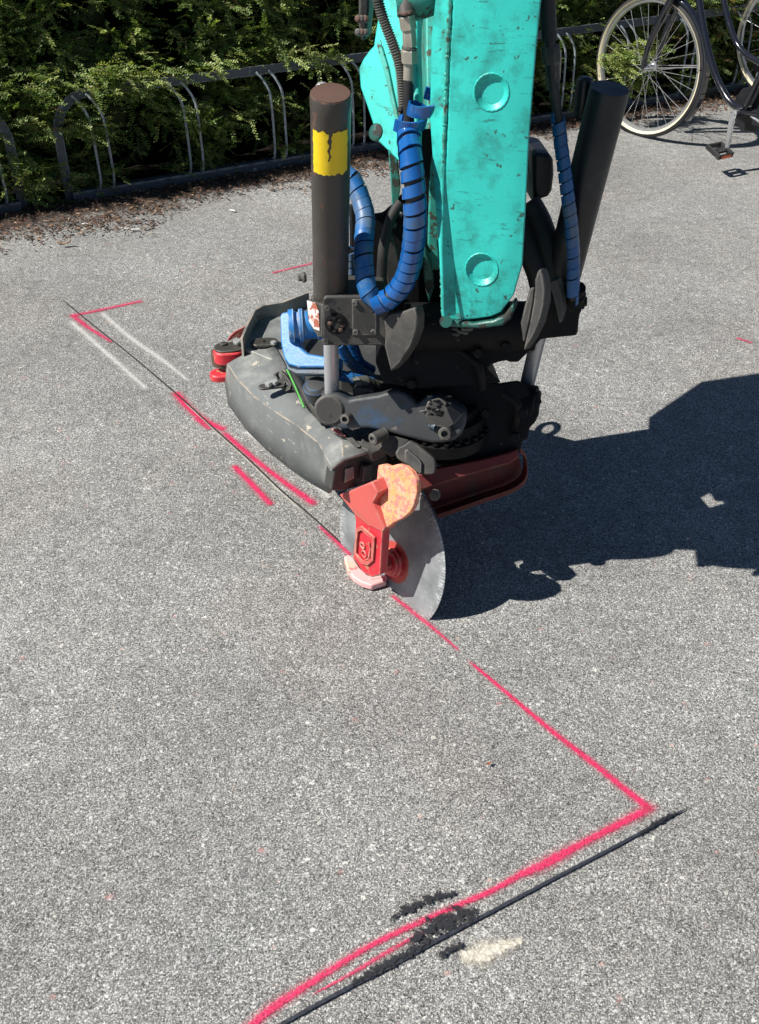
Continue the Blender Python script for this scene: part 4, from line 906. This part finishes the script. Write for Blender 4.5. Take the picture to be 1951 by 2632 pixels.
# yellow sticker hugging the cylinder
mb = MB(); N = 60; hts = 36
side0 = math.atan2(-1, -.0)
for j in range(hts + 1):
    for i in range(N + 1):
        u_ = i / N; ang = R(-146) + R(112) * u_ ; zz = Lc * (.695 + .185 * j / hts)
        wob = .003 * mnoise.noise(Vector((i * .13, j, 1))) if j in (0, hts) else 0
        ang += .06 * mnoise.noise(Vector((j * .2, 3, i))) if i in (0, N) else 0; zz += wob
        ux = Vector((1, 0, 0)); uy = axl.cross(ux).normalized(); uy = uy if uy.y > 0 else -uy
        mb.v.append(cb + axl * (zz + wob) + (ux * math.cos(ang) + uy * math.sin(ang)) * (r1 + .0009))
for j in range(hts):
    for i in range(N):
        if abs(i - 30 - 3 * mnoise.noise(Vector((j * .22, 0, 0))) + (hts - j) * .08) < 1.2 + 2.6 * max(0, (j - 12) / 24) * abs(mnoise.noise(Vector((j * .3, 7, 0))) + .7) and j > 11: continue      # torn slit
        b = j * (N + 1) + i; mb.f.append((b, b + 1, b + N + 2, b + N + 1)); mb.mi.append(0)
mb.build('yellow_sticker', M['yellow'], body, label='torn yellow sticker')
# hex fitting behind its top
fb = ct + Vector((-.018, .075, -.035))
hexnut(MB(), fb, Zv, .018, .02).sphere(fb + Zv * .022, .014, 10).tube([fb - Zv * .03, fb], .011, 10).tube([fb - Zv * .03, ct - axl * .06 + Vector((0, .03, 0))], .011, 10).build('port_fitting', M['bolt'], body)
# hose end stub left of the body
q = PY(787, 712, 1.9); MB().lathe(q, (-1, -.2, 0), [(0, .010), (.006, .012), (.010, .008), (.016, .008)], 8).build('grease_nipple', M['castdark'], body)
# right cylinder
ct2 = PY(1568, 226, 1.93); cb2 = PY(1424, 800, 1.99); ax2 = (ct2 - cb2).normalized(); L2 = (ct2 - cb2).length; r2 = .5 * 104 / FPX * depth(ct2)
o = MB().lathe(cb2, ax2, [(0, r2 * .97), (.004, r2), (L2 - .004, r2), (L2, r2 * .96)], 48).build('cylinder', M['cyl2'], tilt, label='plain black cylinder leaning outwards')
fb = ct2 + Vector((-.035, .06, -.015)); MB().lathe(fb - Zv * .05, Zv, [(0, .016), (.05, .018), (.066, .015), (.07, .008)], 16).build('port_fitting', M['cyl2'], o)
# clevis blocks
LB = PY(833, 783, 1.84); LBn = Vector((0, -1, .12)).normalized()
blk = [(831, 768), (838, 761), (935, 760), (985, 765), (1003, 790), (1003, 889), (829, 889), (829, 780)]
o = MB().prism([PP(a, b, LB, LBn) for a, b in blk], Vector((0, .10, .0))).build('clevis_block', M['castdark'], tilt, bevel=.005, seg=3)
MB().prism([PP(a, b, LB + LBn * .003, LBn) for a, b in ((905, 770), (958, 768), (958, 806), (968, 806), (968, 862), (905, 862))], -LBn * .004).build('clevis_plate', M['castdark'], tilt, bevel=.001)
cc = MB().lathe(cb - axl * .03, axl, [(0, r1 * 1.16), (.028, r1 * 1.16), (.035, r1 * 1.05)], 32).build('cylinder_collar', M['castdark'], tilt, bevel=.002)
pc = PP(864, 833, LB, LBn)
MB().lathe(pc + Vector((0, .01, 0)), (0, -1, .1), [(0, .024), (.012, .022), (.014, .014), (.008, .010)], 20).build('rusty_pin', M['grease'], tilt)
for k in range(7):
    a = k * .9; MB().sphere(pc + Vector((math.cos(a) * .013, -.006 - .003 * (k % 2), math.sin(a) * .013)), .006, 7, (1, .6, .8)).build('grease_lump', M['cylcap'] if k % 3 == 0 else M['grease'], tilt)
for (a, b) in ((912, 778), (950, 776), (914, 852), (960, 852), (838, 875), (985, 780), (842, 790)):
    hexnut(MB(), PP(a, b, LB + LBn * .003, LBn), LBn, .006, .006).build('block_bolt', M['castdark'], tilt)
for P_ in ([(960, 800, 1.86), (985, 840, 1.87), (1000, 900, 1.93), (1040, 960, 1.95)], [(990, 800, 1.88), (1030, 870, 1.90), (1060, 940, 1.93), (1110, 985, 1.92)], [(1180, 900, 1.92), (1230, 940, 1.90), (1240, 1000, 1.90)], [(1290, 1010, 1.91), (1330, 1040, 1.90), (1320, 1110, 1.92)]):
    MB().tube(spline([PY(*q) for q in P_], .02), .009, 10).build('hose', M['grease'], tilt)
for (a, b) in ((1230, 905), (1300, 890), (1345, 1060), (1325, 1120), (1250, 1060), (1060, 985)):
    hexnut(MB(), PY(a, b, 1.905), Vector((-.2, -1, .3)), .011, .016).build('body_bolt', M['grease'], tilt)
# side face with peeling label
sf = [(789, 770), (829, 782), (829, 868), (818, 868), (800, 842), (789, 812)]
SN = Vector((-.8, -.6, .1)).normalized(); S0 = PP(829, 825, LB, LBn)
o = MB().prism([PP(a, b, S0, SN) for a, b in sf], -SN * .05).build('clevis_cheek', M['castdark'], tilt, bevel=.003)
MB().prism([PP(a, b, S0 + SN * .001, SN) for a, b in ((790, 772), (812, 779), (820, 800), (822, 850), (808, 845), (795, 825))], SN * .001).build('peeling_label', M['label'], tilt, label='peeling white and rusty sticker')
# rods
ra = cb - axl * .06; rb = PY(853, 1012, 1.945)
rodr = .5 * 37 / FPX * depth(rb)
MB().tube([ra, rb], rodr, 24).build('piston_rod', M['chrome'], tilt)
MB().lathe(rb + (ra - rb).normalized() * -.015, (ra - rb), [(0, rodr * 1.5), (.014, rodr * 1.45), (.02, rodr * 1.1)], 24).build('rod_seal', M['castdark'], tilt)
rb2 = PY(1349, 1012, 2.03); ra2 = PY(1388, 850, 1.99)
MB().tube([ra2, rb2], .5 * 37 / FPX * depth(rb2), 24).build('piston_rod', M['chrome'], tilt)
# right clevis mass
RB = PY(1480, 800, 1.92); RBn = Vector((.05, -1, .1)).normalized()
rbk = [(1392, 770), (1440, 745), (1470, 738), (1492, 746), (1498, 775), (1496, 800), (1490, 812), (1486, 855), (1482, 864), (1400, 872), (1372, 880), (1360, 850)]
MB().prism([PP(a, b, RB, RBn) for a, b in rbk], Vector((0, .09, 0))).build('clevis_block', M['grease'], tilt, bevel=.005, seg=3)
MB().lathe(PY(1474, 770, 1.93), (.1, -.5, 1), [(0, .022), (.02, .022), (.024, .016), (.04, .016)], 10).lathe(PY(1494, 775, 1.95), (1, -.2, .1), [(-.02, .017), (.006, .017), (.008, .010), (.012, .01)], 8).build('elbow_fitting', M['grease'], tilt, bevel=.001)
# curved ears (arm yoke plates) seen nearly edge on
def ear(outer, innr, Y, name, mat, nv, th):
    p0 = PY(outer[len(outer) // 2][0], outer[len(outer) // 2][1], Y); n = Vector(nv).normalized()
    return MB().prism([PP(a, b, p0, n) for a, b in outer + innr[::-1]], -n * th).build(name, mat, tilt, bevel=.003)
ear([(1004, 955), (1030, 930), (1055, 890), (1070, 850), (1072, 815), (1066, 790)], [(988, 890), (990, 850), (985, 820), (1005, 805), (1030, 802), (1048, 795)], 1.79, 'yoke_ear', M['castdark'], (-.6, -.85, .2), .03)
ear([(1345, 902), (1368, 870), (1387, 830), (1399, 780), (1401, 745), (1396, 712), (1388, 690)], [(1352, 868), (1361, 830), (1370, 780), (1374, 745), (1374, 720), (1380, 700)], 1.72, 'yoke_ear', M['castdark'], (-.55, -.8, .25), .03)
ear([(1374, 738), (1370, 780), (1361, 830), (1352, 868)], [(1362, 740), (1350, 780), (1338, 830), (1345, 880)], 1.725, 'ear_rim', M['castdark'], (-.3, -.9, .3), .02)
MB().prism([PP(a, b, PY(1430, 760, 1.9), Vector((-.2, -1, .2)).normalized()) for a, b in ((1412, 726), (1432, 718), (1442, 750), (1448, 800), (1438, 832), (1428, 790))], Vector((0.01, .015, 0))).build('hose_clamp_plate', M['castdark'], tilt, bevel=.002)
# cross tube between ears and head body below
c1 = PY(1040, 842, 1.95); c2 = PY(1372, 838, 1.95)
MB().tube([c1, c1.lerp(c2, .5), c2], .052, 36).build('cross_tube', M['grease'], tilt)
for k in range(12):
    MB().sphere(PY(1168 + 7 * (k % 7) + random.uniform(-4, 4), 848 + 8 * (k // 7) + random.uniform(-3, 3), 1.893), random.uniform(.004, .009), 7, (1, .7, .7)).build('grease_lump', M['castdark'], tilt)
# upper head body: slopes under the tube
ub_ = [(985, 878), (1080, 862), (1200, 868), (1340, 862), (1395, 868), (1374, 891), (1352, 912), (1332, 931), (1309, 931), (1303, 927), (1285, 930), (1264, 937), (1253, 947), (1262, 958), (1288, 984), (1200, 990), (1080, 1000), (985, 985), (965, 930)]
U0 = PY(1180, 900, 1.93); UN = Vector((0, -.93, .3)).normalized()
MB().prism([PP(a, b, U0, UN) for a, b in ub_], Vector((0.0, .16, -.04))).build('tilt_body', M['grease'], tilt, bevel=.008, seg=3)
lb_ = [(975, 985), (1080, 975), (1200, 975), (1286, 984), (1310, 980), (1334, 977), (1350, 990), (1364, 1012), (1386, 1006), (1394, 1036), (1384, 1041), (1387, 1062), (1376, 1085), (1361, 1100), (1357, 1128), (1343, 1132), (1336, 1165), (1260, 1186), (1160, 1200), (1120, 1195), (1090, 1150), (980, 1110)]
L0 = PY(1200, 1080, 1.93)
MB().prism([PP(a, b, L0, UN) for a, b in lb_], Vector((0.02, .20, -.13))).build('rotator_body', M['grease'], tilt, bevel=.008, seg=3)
# round gear housing and flanges, bolts
gc = PY(1150, 1070, 1.93)
MB().lathe(gc + Vector((-0.01, .02, -.06)), Zv, [(0, .105), (.03, .108), (.034, .098), (.065, .094), (.07, .08), (.085, .075)], 40).build('gear_housing', M['grease'], tilt)
for k in range(16):
    a = math.pi + math.pi * 1.1 * k / 15; p = gc + Vector((-.01 + .102 * math.cos(a), .02 + .102 * math.sin(a), -.026)); hexnut(MB(), p, Zv, .007, .007).build('housing_bolt', M['grease'], tilt)
MB().lathe(PY(1362, 1035, 1.97), (.9, -.3, 0), [(-.03, .04), (.012, .04), (.016, .03), (.02, .03)], 24).build('end_cap', M['grease'], tilt, bevel=.002)
# blue grey link casting in front
lk = [(812, 1052), (815, 1034), (824, 1022), (842, 1014), (862, 1011), (880, 1018), (896, 1028), (912, 1023), (936, 1020), (972, 1015), (1000, 1006), (1020, 1003), (1042, 1010), (1060, 1024), (1074, 1040), (1088, 1026), (1103, 1017), (1130, 1020), (1165, 1036), (1192, 1053), (1200, 1070), (1196, 1095), (1185, 1118), (1168, 1132), (1140, 1139), (1110, 1140), (1078, 1133), (1040, 1123), (1003, 1113), (975, 1106), (948, 1101), (915, 1101), (880, 1103), (850, 1097), (826, 1080), (815, 1066)]
K0 = PY(960, 1050, 1.885); KN = Vector((-.14, -.93, .36)).normalized()
link = MB().prism([PP(a, b, K0, KN) for a, b in lk], -KN * .065).build('tilt_link', M['bluegrey'], tilt, bevel=.012, seg=4)
MB().lathe(PP(846, 1054, K0, KN) + KN * -.004, KN, [(0, .034), (.006, .033), (.009, .029)], 32).build('link_boss', M['castdark'], link)
hexl = [(1100, 1030), (1128, 1018), (1192, 1062), (1168, 1090), (1150, 1100), (1105, 1092), (1090, 1060)]
MB().prism([PP(a, b, K0 + KN * .0, KN) for a, b in hexl], KN * .010).build('link_cover_plate', M['castdark'], link, bevel=.003)
def ring_bolt(px, py, r, L, par, mat, off=0.):
    c_ = PP(px, py, K0 + KN * off, KN); axn = (KN + Vector((-.25, 0, -.1))).normalized()
    MB().lathe(c_, axn, [(-.02, r), (L, r), (L + .002, r * .9), (L + .002, r * .55), (L - .008, r * .5)], 20).build('socket_bolt', mat, par)
ring_bolt(894, 1073, .0115, .016, link, M['castdark']); ring_bolt(1150, 1110, .015, .018, link, M['castdark'])
MB().tube([PP(1106, 1092, K0, KN), PP(1120, 1098, K0 + KN * .006, KN)], .008, 10).build('link_rib', M['bluegrey'], link)
for k in range(26):
    a, b = 1085 + random.uniform(-10, 70), 1030 + random.uniform(-12, 35)
    MB().sphere(PP(a, b, K0 + KN * .012, KN), random.uniform(.002, .0055), 6, (1.4, .6, .7)).build('grease_lump', M['grease'] if k % 3 else M['castdark'], tilt)
# bracket plate behind link
MB().prism([PP(a, b, K0 + Vector((0, .05, 0)), KN) for a, b in ((918, 995), (960, 1004), (972, 1020), (910, 1024), (906, 1010))], Vector((0, .02, 0))).build('link_lug', M['castdark'], tilt, bevel=.002)
# bright blue C bracket with spool
BK = PY(760, 870, 2.06); BKn = Vector((-.35, -.7, .62)).normalized()
cb_ = [(719, 812), (724, 803), (756, 798), (766, 806), (766, 862), (772, 892), (790, 908), (829, 915), (870, 917), (870, 944), (765, 944), (742, 938), (729, 920), (721, 880)]
o = MB().prism([PP(a, b, BK, BKn) for a, b in cb_], -BKn * .03).build('blue_bracket', M['blue'], tilt, bevel=.004)
MB().prism([PP(a, b, BK, BKn) for a, b in ((731, 922), (745, 942), (766, 948), (870, 948), (870, 964), (760, 962), (737, 950))], -BKn * .02).build('bracket_flange', M['bluegrey'], tilt, bevel=.003)
sx = Vector((1, .08, .02)).normalized(); s0_ = PY(742, 838, 2.07)
MB().lathe(s0_, sx, [(0, .036), (.012, .038), (.014, .030), (.022, .030), (.024, .037), (.032, .037), (.036, .031), (.062, .031), (.064, .034), (.075, .034)], 36).build('blue_spool', M['blue'], tilt)
# green cable and black hoses beside the cover
MB().tube(spline([PZ(738, 950, .44), PZ(755, 985, .435), PZ(782, 1048, .42)], .02), .0024, 8).build('green_cable', M['greencable'], tilt)
MB().tube(spline([PZ(748, 945, .43), PZ(768, 985, .43), PZ(800, 1035, .42), PZ(836, 1085, .41)], .02), .0115, 12).build('hose', M['rubber'], tilt)
MB().tube(spline([PZ(740, 948, .42), PZ(762, 1000, .415), PZ(800, 1052, .405), PZ(830, 1080, .40)], .02), .007, 10).build('hose', M['rubber'], tilt)
MB().prism([PZ(a, b, .41) for a, b in ((757, 958), (784, 962), (786, 1000), (772, 1000))], Zv * -.02).build('tan_plate', M['label'], tilt)
MB().lathe(PY(800, 1016, 1.99), (-.5, -.7, .35), [(-.03, .018), (.0, .018), (.002, .016), (.002, .009), (-.006, .009)], 18).build('hose_end', M['castdark'], tilt)
MB().lathe(PY(815, 1000, 2.0), (-.1, -.3, 1), [(-.02, .03), (.01, .03), (.018, .022), (.02, .01)], 20).build('blue_knob', M['bluegrey'], tilt)
# spiral wrapped hoses
def hose(pts, wpx, pitch, mat, name='hose', wrapfrom=0., seed=1, cover=.86, core='rubber', thick=.0035, jitter=.06):
    P = [PY(a, b, Y) for a, b, Y in pts]; Q = spline(P, .006); r = .5 * wpx / FPX * depth(P[len(P) // 2])
    h = MB().tube(Q[::2] + [Q[-1]], r - thick, 16).build(name, M[core], tilt)
    k0 = int(len(Q) * wrapfrom)
    wrap(Q[k0:], r - thick, pitch, cover, thick, seed=seed, jitter=jitter).build('spiral_wrap', M[mat], h, smooth=50)
    return h
main = hose([(1052, 318, 1.845), (1050, 345, 1.835), (1055, 400, 1.80), (1062, 470, 1.785), (1067, 540, 1.78), (1066, 600, 1.785), (1057, 668, 1.80), (1040, 720, 1.815), (1012, 758, 1.83), (985, 776, 1.83), (963, 782, 1.83)], 59, .0245, 'blueplastic', seed=4, cover=.78, jitter=.16, thick=.0045)
hose([(985, 776, 1.832), (962, 775, 1.835), (946, 748, 1.84), (937, 705, 1.86), (934, 655, 1.88), (937, 600, 1.91), (940, 560, 1.94), (930, 520, 1.965), (915, 480, 1.985), (900, 455, 2.0), (870, 440, 2.03)], 50, .0235, 'blueplastic_dusty', seed=9, cover=.89)
hose([(902, 640, 2.0), (900, 690, 2.0), (904, 760, 1.99), (915, 860, 2.0)], 24, .016, 'blueplastic_dusty', seed=5, cover=.9)
hose([(870, 880, 2.02), (885, 905, 2.03), (900, 930, 2.04), (930, 955, 2.06), (960, 975, 2.08)], 27, .014, 'blueplastic_dusty', seed=6, cover=.88)
hose([(900, 870, 2.05), (912, 900, 2.06), (925, 930, 2.07), (955, 950, 2.1)], 26, .014, 'blueplastic', seed=7, cover=.9)
hose([(855, 960, 1.99), (880, 966, 2.0), (915, 975, 2.0), (960, 985, 2.02)], 28, .018, 'blueplastic_dusty', seed=8, cover=.95)
hose([(915, 985, 1.965), (935, 980, 1.97), (960, 990, 1.98), (1000, 1000, 2.0)], 30, .014, 'corr', seed=3, cover=.9)
rh = hose([(1413, 100, 1.93), (1416, 160, 1.93), (1421, 210, 1.93), (1434, 300, 1.92), (1441, 366, 1.915), (1449, 423, 1.91), (1458, 495, 1.905), (1467, 567, 1.90), (1473, 639, 1.90), (1474, 693, 1.90), (1473, 735, 1.905), (1472, 768, 1.91)], 34, .0215, 'blueplastic_dusty', wrapfrom=.27, seed=12, cover=.9)
MB().lathe(PY(1415, 115, 1.935), (PY(1421, 205, 1.935) - PY(1415, 115, 1.935)), [(0, .014), (.004, .0165), (.03, .0165), (.032, .013), (.075, .013)], 6).build('hose_fitting', M['castdark'], rh, bevel=.001)
MB().tube([PY(1405, -160, 1.94), PY(1407, 0, 1.94), PY(1413, 105, 1.935)], .014, 12).build('hose', M['rubber'], tilt)
MB().tube(spline([PY(1430, 125, 1.96), PY(1440, 135, 1.96), PY(1438, 190, 1.96), PY(1434, 245, 1.96)], .02), .0022, 8).build('wire_clip', M['fitting'], tilt)
# loose spiral curl at the top of the main hose
mb = MB(); K = 46; cw = PY(1097, 272, 1.85); axw = Vector((.18, -.25, 1)).normalized(); uu = axw.orthogonal().normalized(); vv = axw.cross(uu)
start = PY(1046, 318, 1.845)
for i in range(K + 1):
    a = R(-200) + R(620) * i / K; t = i / K
    c_ = start.lerp(cw, min(1, t * 1.35)) + axw * (.030 * max(0, t - .6))
    rad = uu * math.cos(a) + vv * math.sin(a); rr_ = .0225 - .002 * t
    for dz, dr in ((-.011, 0), (-.011, .0032), (.011, .0036), (.011, 0)): mb.v.append(c_ + rad * (rr_ + dr) + axw * dz)
    if i:
        b = 4 * i
        for q in range(4): mb.f.append((b - 4 + q, b - 4 + (q + 1) % 4, b + (q + 1) % 4, b + q)); mb.mi.append(0)
mb.f += [(3, 2, 1, 0), tuple(4 * K + q for q in range(4))]; mb.mi += [0, 0]
mb.build('loose_wrap_end', M['blueplastic'], tilt, smooth=50)
# black rubber hose and corrugated conduit above the wrap, fittings
MB().tube(spline([PY(1050, 205, 1.87), PY(1049, 260, 1.867), PY(1052, 325, 1.865)], .02), .0098, 14).build('hose', M['rubber'], tilt)
cpts = resample(spline([PY(a, b, Y) for a, b, Y in ((940, -130, 1.90), (958, -60, 1.89), (971, 0, 1.89), (984, 45, 1.89), (1001, 91, 1.885), (1018, 136, 1.88), (1029, 175, 1.88), (1034, 225, 1.88), (1038, 300, 1.88))], .01), .0011)
MB().tube(cpts, [(.0098 if (i // 2) % 2 else .0078) for i in range(len(cpts))], 14).build('corrugated_conduit', M['corr'], tilt)
MB().prism([PY(a, b, 2.03) for a, b in ((898, 520), (925, 535), (960, 548), (985, 545), (1006, 525), (1030, 500), (1062, 470), (1075, 330), (1124, 330), (1132, 600), (1136, 860), (1060, 860), (900, 860))], (0, .05, -.02)).build('linkage_shade_block', M['grease'], tilt, bevel=.006)  # black mass behind the hoses; also stands in for shadow left of the arm
MB().prism([PY(a, b, 1.99) for a, b in ((988, 640), (998, 605), (1008, 602), (1022, 650), (1030, 700), (1029, 752), (1000, 752), (992, 700))], (0, .02, 0)).build('link_web', M['castdark'], tilt, bevel=.002)
MB().tube(spline([PY(a, b, Y) for a, b, Y in ((1030, 520, 1.99), (1005, 560, 1.98), (985, 640, 1.97), (980, 740, 1.96))], .02), .011, 12).build('hose', M['rubber'], tilt)
for k in range(22):
    MB().sphere(PY(random.uniform(990, 1040), random.uniform(530, 590), 2.02), random.uniform(.003, .007), 6, (1, .7, 1.3)).build('grease_lump', M['castdark'] if k % 3 == 0 else M['grease'], tilt)
# lower right hidden hoses and round valve body right of the arm
MB().tube(spline([PY(a, b, Y) for a, b, Y in ((1360, 520, 2.04), (1388, 570, 2.02), (1412, 640, 1.99), (1430, 700, 1.97), (1440, 760, 1.95))], .02), .024, 14).build('hose', M['rubber'], tilt)
MB().tube(spline([PY(a, b, Y) for a, b, Y in ((1330, 560, 2.03), (1360, 640, 2.0), (1385, 700, 1.98), (1405, 790, 1.96))], .02), .026, 14).build('hose', M['rubber'], tilt)
vb = [(1372, 392), (1415, 398), (1423, 412), (1425, 450), (1420, 490), (1410, 508), (1390, 512), (1372, 530)]
MB().prism([PY(a, b, 2.04) for a, b in vb], (-.01, .12, 0)).build('valve_body', M['cyl2'], tilt, bevel=.008, seg=3)
# lug with greasy bushing under the hose loop
MB().lathe(PY(1025, 845, 1.85), (0, -1, .2), [(0, .02), (.01, .02), (.014, .012)], 14).build('bushing', M['grease'], tilt)
MB().tube([PY(1014, 850, 1.84), PY(1012, 885, 1.84)], .002, 6).build('split_pin', M['cylcap'], tilt)

# ------------------------------------------------------------ excavator arm
AB = PY(1240, 815, 1.745); AN = Vector((-.25, -.95, .10)).normalized()
arm = thing('excavator_arm', 'scuffed turquoise excavator arm with two round welded plugs', 'excavator arm', Vector((AB.x, AB.y + .1, 0)))
def pa(a, b, off=0.): return PP(a, b, AB + AN * off, AN)
fc = [(1170, -560), (1163, 0), (1158, 96), (1150, 300), (1143, 480), (1140, 640), (1146, 822), (1170, 826), (1215, 822), (1262, 815), (1290, 803), (1322, 758), (1344, 680), (1351, 560), (1361, 357), (1379, 131), (1392, 0), (1440, -560)]
back = -AN * .20 + Vector((-.045, .0, 0))
o = MB().prism([pa(a, b) for a, b in fc], back).build('arm_box', M['teal'], arm, bevel=.005, seg=3)
o.modifiers['bevel'].angle_limit = R(50)
def plug(px, py, r): 
    c_ = pa(px, py); return MB().lathe(c_ + AN * .004, -AN, [(0, r * 1.02), (.004, r), (.011, r * .70)], 64)
rp1 = .5 * 88 / FPX * depth(pa(1263, 237)); rp2 = .5 * 82 / FPX * depth(pa(1238, 693))
bool_cut(o, [plug(1263, 237, rp1), plug(1238, 693, rp2)])
for (a, b, r) in ((1263, 237, rp1), (1238, 693, rp2)):
    c_ = pa(a, b); u1 = AN.orthogonal().normalized(); u2 = AN.cross(u1)
    MB().tube([c_ + (u1 * math.cos(t) + u2 * math.sin(t)) * (r * 1.02 + .0003 * math.sin(23 * t)) for t in [2 * math.pi * k / 150 for k in range(150)]], .0016, 7, closed=True).build('plug_weld', M['teal'], arm)
# left flange strip with rough weld bead
ed = [(1164, -560), (1157, 0), (1152, 96), (1144, 300), (1137, 480), (1134, 640), (1139, 815)]
mb = MB(); P = resample(spline([pa(a, b, -.002) for a, b in ed], .02), .0035)
mb.tube([p + Vector((random.uniform(-.0008, .0008), 0, random.uniform(-.0006, .0006))) for p in P], [.0038 + random.uniform(-.0009, .0011) for _ in P], 7).build('weld_bead', M['teal_dirty'], arm)
fl_ = [(1122, -560), (1118, 0), (1108, 96), (1104, 300), (1112, 420), (1118, 520), (1127, 640), (1136, 815), (1141, 815), (1135, 640), (1138, 480), (1145, 300), (1153, 96), (1158, 0), (1166, -560)]
AN2 = Vector((-.62, -.76, .16)).normalized(); A2 = pa(1150, 300, -.004)
MB().prism([PP(a, b, A2, AN2) for a, b in fl_], -AN2 * .02 + Vector((.012, 0, 0))).build('side_flange', M['teal'], arm, bevel=.002)
# bottom flange lip
lip = [(1134, 808), (1150, 822), (1215, 832), (1268, 824), (1295, 812), (1318, 782), (1324, 796), (1312, 822), (1290, 838), (1235, 846), (1160, 842), (1136, 832)]
MB().prism([pa(a, b, .006) for a, b in lip], -AN * .05).build('bottom_lip', M['lip'], arm, bevel=.004)
MB().tube([pa(1146, 826, .010), pa(1146, 826, .016)], .012, 14).build('lip_boss', M['lip'], arm)
# left link plate (bright)
LK = PY(975, 260, 2.0); LN_ = Vector((-.62, -.66, .42)).normalized()
lkp = [(912, 215), (930, 160), (952, 128), (966, 110), (960, 60), (985, 40), (1010, 60), (1060, 160), (1075, 250), (1080, 360), (1050, 420), (1022, 414), (998, 388), (971, 362), (960, 320), (940, 268), (926, 230)]
lkp = [(934, 150), (950, 128), (960, 118), (964, 90), (972, 40), (975, -60), (1000, -260), (1075, -260), (1070, 120), (1074, 250), (1070, 380), (1050, 428), (1020, 410), (998, 388), (971, 362), (958, 318), (942, 270), (926, 225), (922, 175)]
MB().prism([PP(a, b, LK, LN_) for a, b in lkp], -LN_ * .018).build('link_plate', M['teal'], arm, bevel=.003)
# its turned edges
MB().prism([PP(a, b, LK + LN_ * .0005, LN_) for a, b in ((972, 110), (984, 118), (1000, 170), (1012, 230), (1025, 290), (1030, 320), (1018, 300), (1004, 240), (990, 180), (978, 140))], LN_ * .006).build('worn_rib', M['teal_dirty'], arm, bevel=.001)
MB().prism([PY(a, b, 2.02) for a, b in ((998, 385), (1022, 410), (1030, 480), (1018, 560), (1008, 540), (1004, 460))], (.0, .03, 0)).build('lower_edge', M['teal_dirty'], arm, bevel=.002)
MB().prism([PY(a, b, 1.98) for a, b in ((1090, 590), (1098, 650), (1112, 690), (1116, 740), (1104, 780), (1092, 740), (1088, 690))], (.0, .03, 0)).build('link_end', M['lip'], arm, bevel=.004)  # dark greasy colour also stands in for shade left of the face
# rest of linkage behind: side plate, bucket cylinder (seen mostly by its shadow)
MB().prism([Vector((.10, y, z)) for y, z in ((2.02, .74), (2.16, .72), (2.44, .80), (2.60, 1.04), (2.60, 1.26), (2.48, 1.24), (2.32, 1.08), (2.14, .96), (2.03, .98))], (.03, 0, 0)).build('rear_link', M['teal_dirty'], arm, bevel=.004)
MB().prism([Vector((.24, y, z)) for y, z in ((2.02, .74), (2.16, .72), (2.44, .80), (2.60, 1.04), (2.60, 1.26), (2.48, 1.24), (2.32, 1.08), (2.14, .96), (2.03, .98))], (.03, 0, 0)).build('rear_link', M['teal_dirty'], arm, bevel=.004)
MB().tube([Vector((.08, 2.56, 1.16)), Vector((.29, 2.56, 1.16))], .03, 20).build('link_pin', M['cyl2'], arm)
MB().tube([Vector((.19, 2.56, 1.16)), Vector((.19, 2.57, 1.34))], .022, 20).build('bucket_rod', M['chrome'], arm)
MB().tube([Vector((.19, 2.57, 1.34)), Vector((.19, 2.62, 2.3))], .05, 28).build('bucket_cylinder', M['teal'], arm)
MB().prism([Vector((.16, y, z)) for y, z in ((2.0, .62), (2.1, .58), (2.3, .62), (2.36, .70), (2.28, .76), (2.05, .76))], (.06, 0, 0)).build('rear_hook', M['grease'], arm, bevel=.004)
MB().prism([Vector((x, y, .40)) for x, y in ((.13, 2.10), (.25, 2.10), (.26, 2.38), (.16, 2.40))], Zv * .36).build('link_end', M['grease'], arm, bevel=.01)  # unseen block behind the arm, added to fill out the ground shadow
# dark pipe at top left of the arm
MB().tube([PY(1020, 8, 1.90), PY(1085, -10, 1.90), PY(1125, -25, 1.91)], .035, 20).build('hydraulic_block', M['teal_dirty'], arm)
MB().prism([PY(a, b, 1.93) for a, b in ((925, -160), (950, -160), (948, 20), (940, 100), (928, 108), (920, 60))], (0.01, .04, 0)).build('valve_bank', M['castdark'], arm, bevel=.004)
for k in range(6): MB().lathe(PY(925 + (k % 3) * 9, 50 + (k // 3) * 34, 1.92), (-.3, -1, .3), [(0, .006), (.012, .006), (.014, .003)], 8).build('valve_stud', M['castdark'] if k % 2 else M['cylcap'], arm)
# hydraulic fittings above the wrapped hose
def fit(a0, b0, a1, b1, w0, w1, Y, nm='hex_fitting', n=6, mat='fitting'):
    p, q_ = PY(a0, b0, Y), PY(a1, b1, Y); L = (q_ - p).length; k = .5 / FPX * depth(p)
    return MB().lathe(p, q_ - p, [(0, w0 * k * .93), (L * .08, w0 * k), (L * .92, w1 * k), (L, w1 * k * .93)], n).build(nm, M[mat], arm, smooth=20)
fit(1045, 40, 1051, 77, 43, 44, 1.87); fit(1051, 73, 1054, 120, 36, 37, 1.87); fit(1053, 121, 1052, 128, 40, 40, 1.87, 'hose_collar', 20, 'castdark')
fit(1052, 127, 1052, 163, 44, 44, 1.87); fit(1051, 163, 1050, 221, 28, 29, 1.87, 'hose_ferrule', 20)
MB().tube(spline([PY(1026, 30, 1.88), PY(1035, 36, 1.855), PY(1052, 34, 1.85), PY(1062, 28, 1.87)], .01), .003, 8).build('wire_clip', M['cylcap'], arm)
MB().tube([PY(1040, -90, 1.91), PY(1045, 40, 1.87)], .016, 14).build('steel_pipe', M['castdark'], arm)
MB().sphere(PY(1030, 282, 1.87), .006, 8).build('hose_tie', M['rubber'], arm)
# dark struck dent marks near the plug and round lug left
MB().lathe(PY(968, 340, 1.975), LN_, [(-.02, .016), (.004, .016), (.006, .012)], 20).build('link_pin', M['lip'], arm)
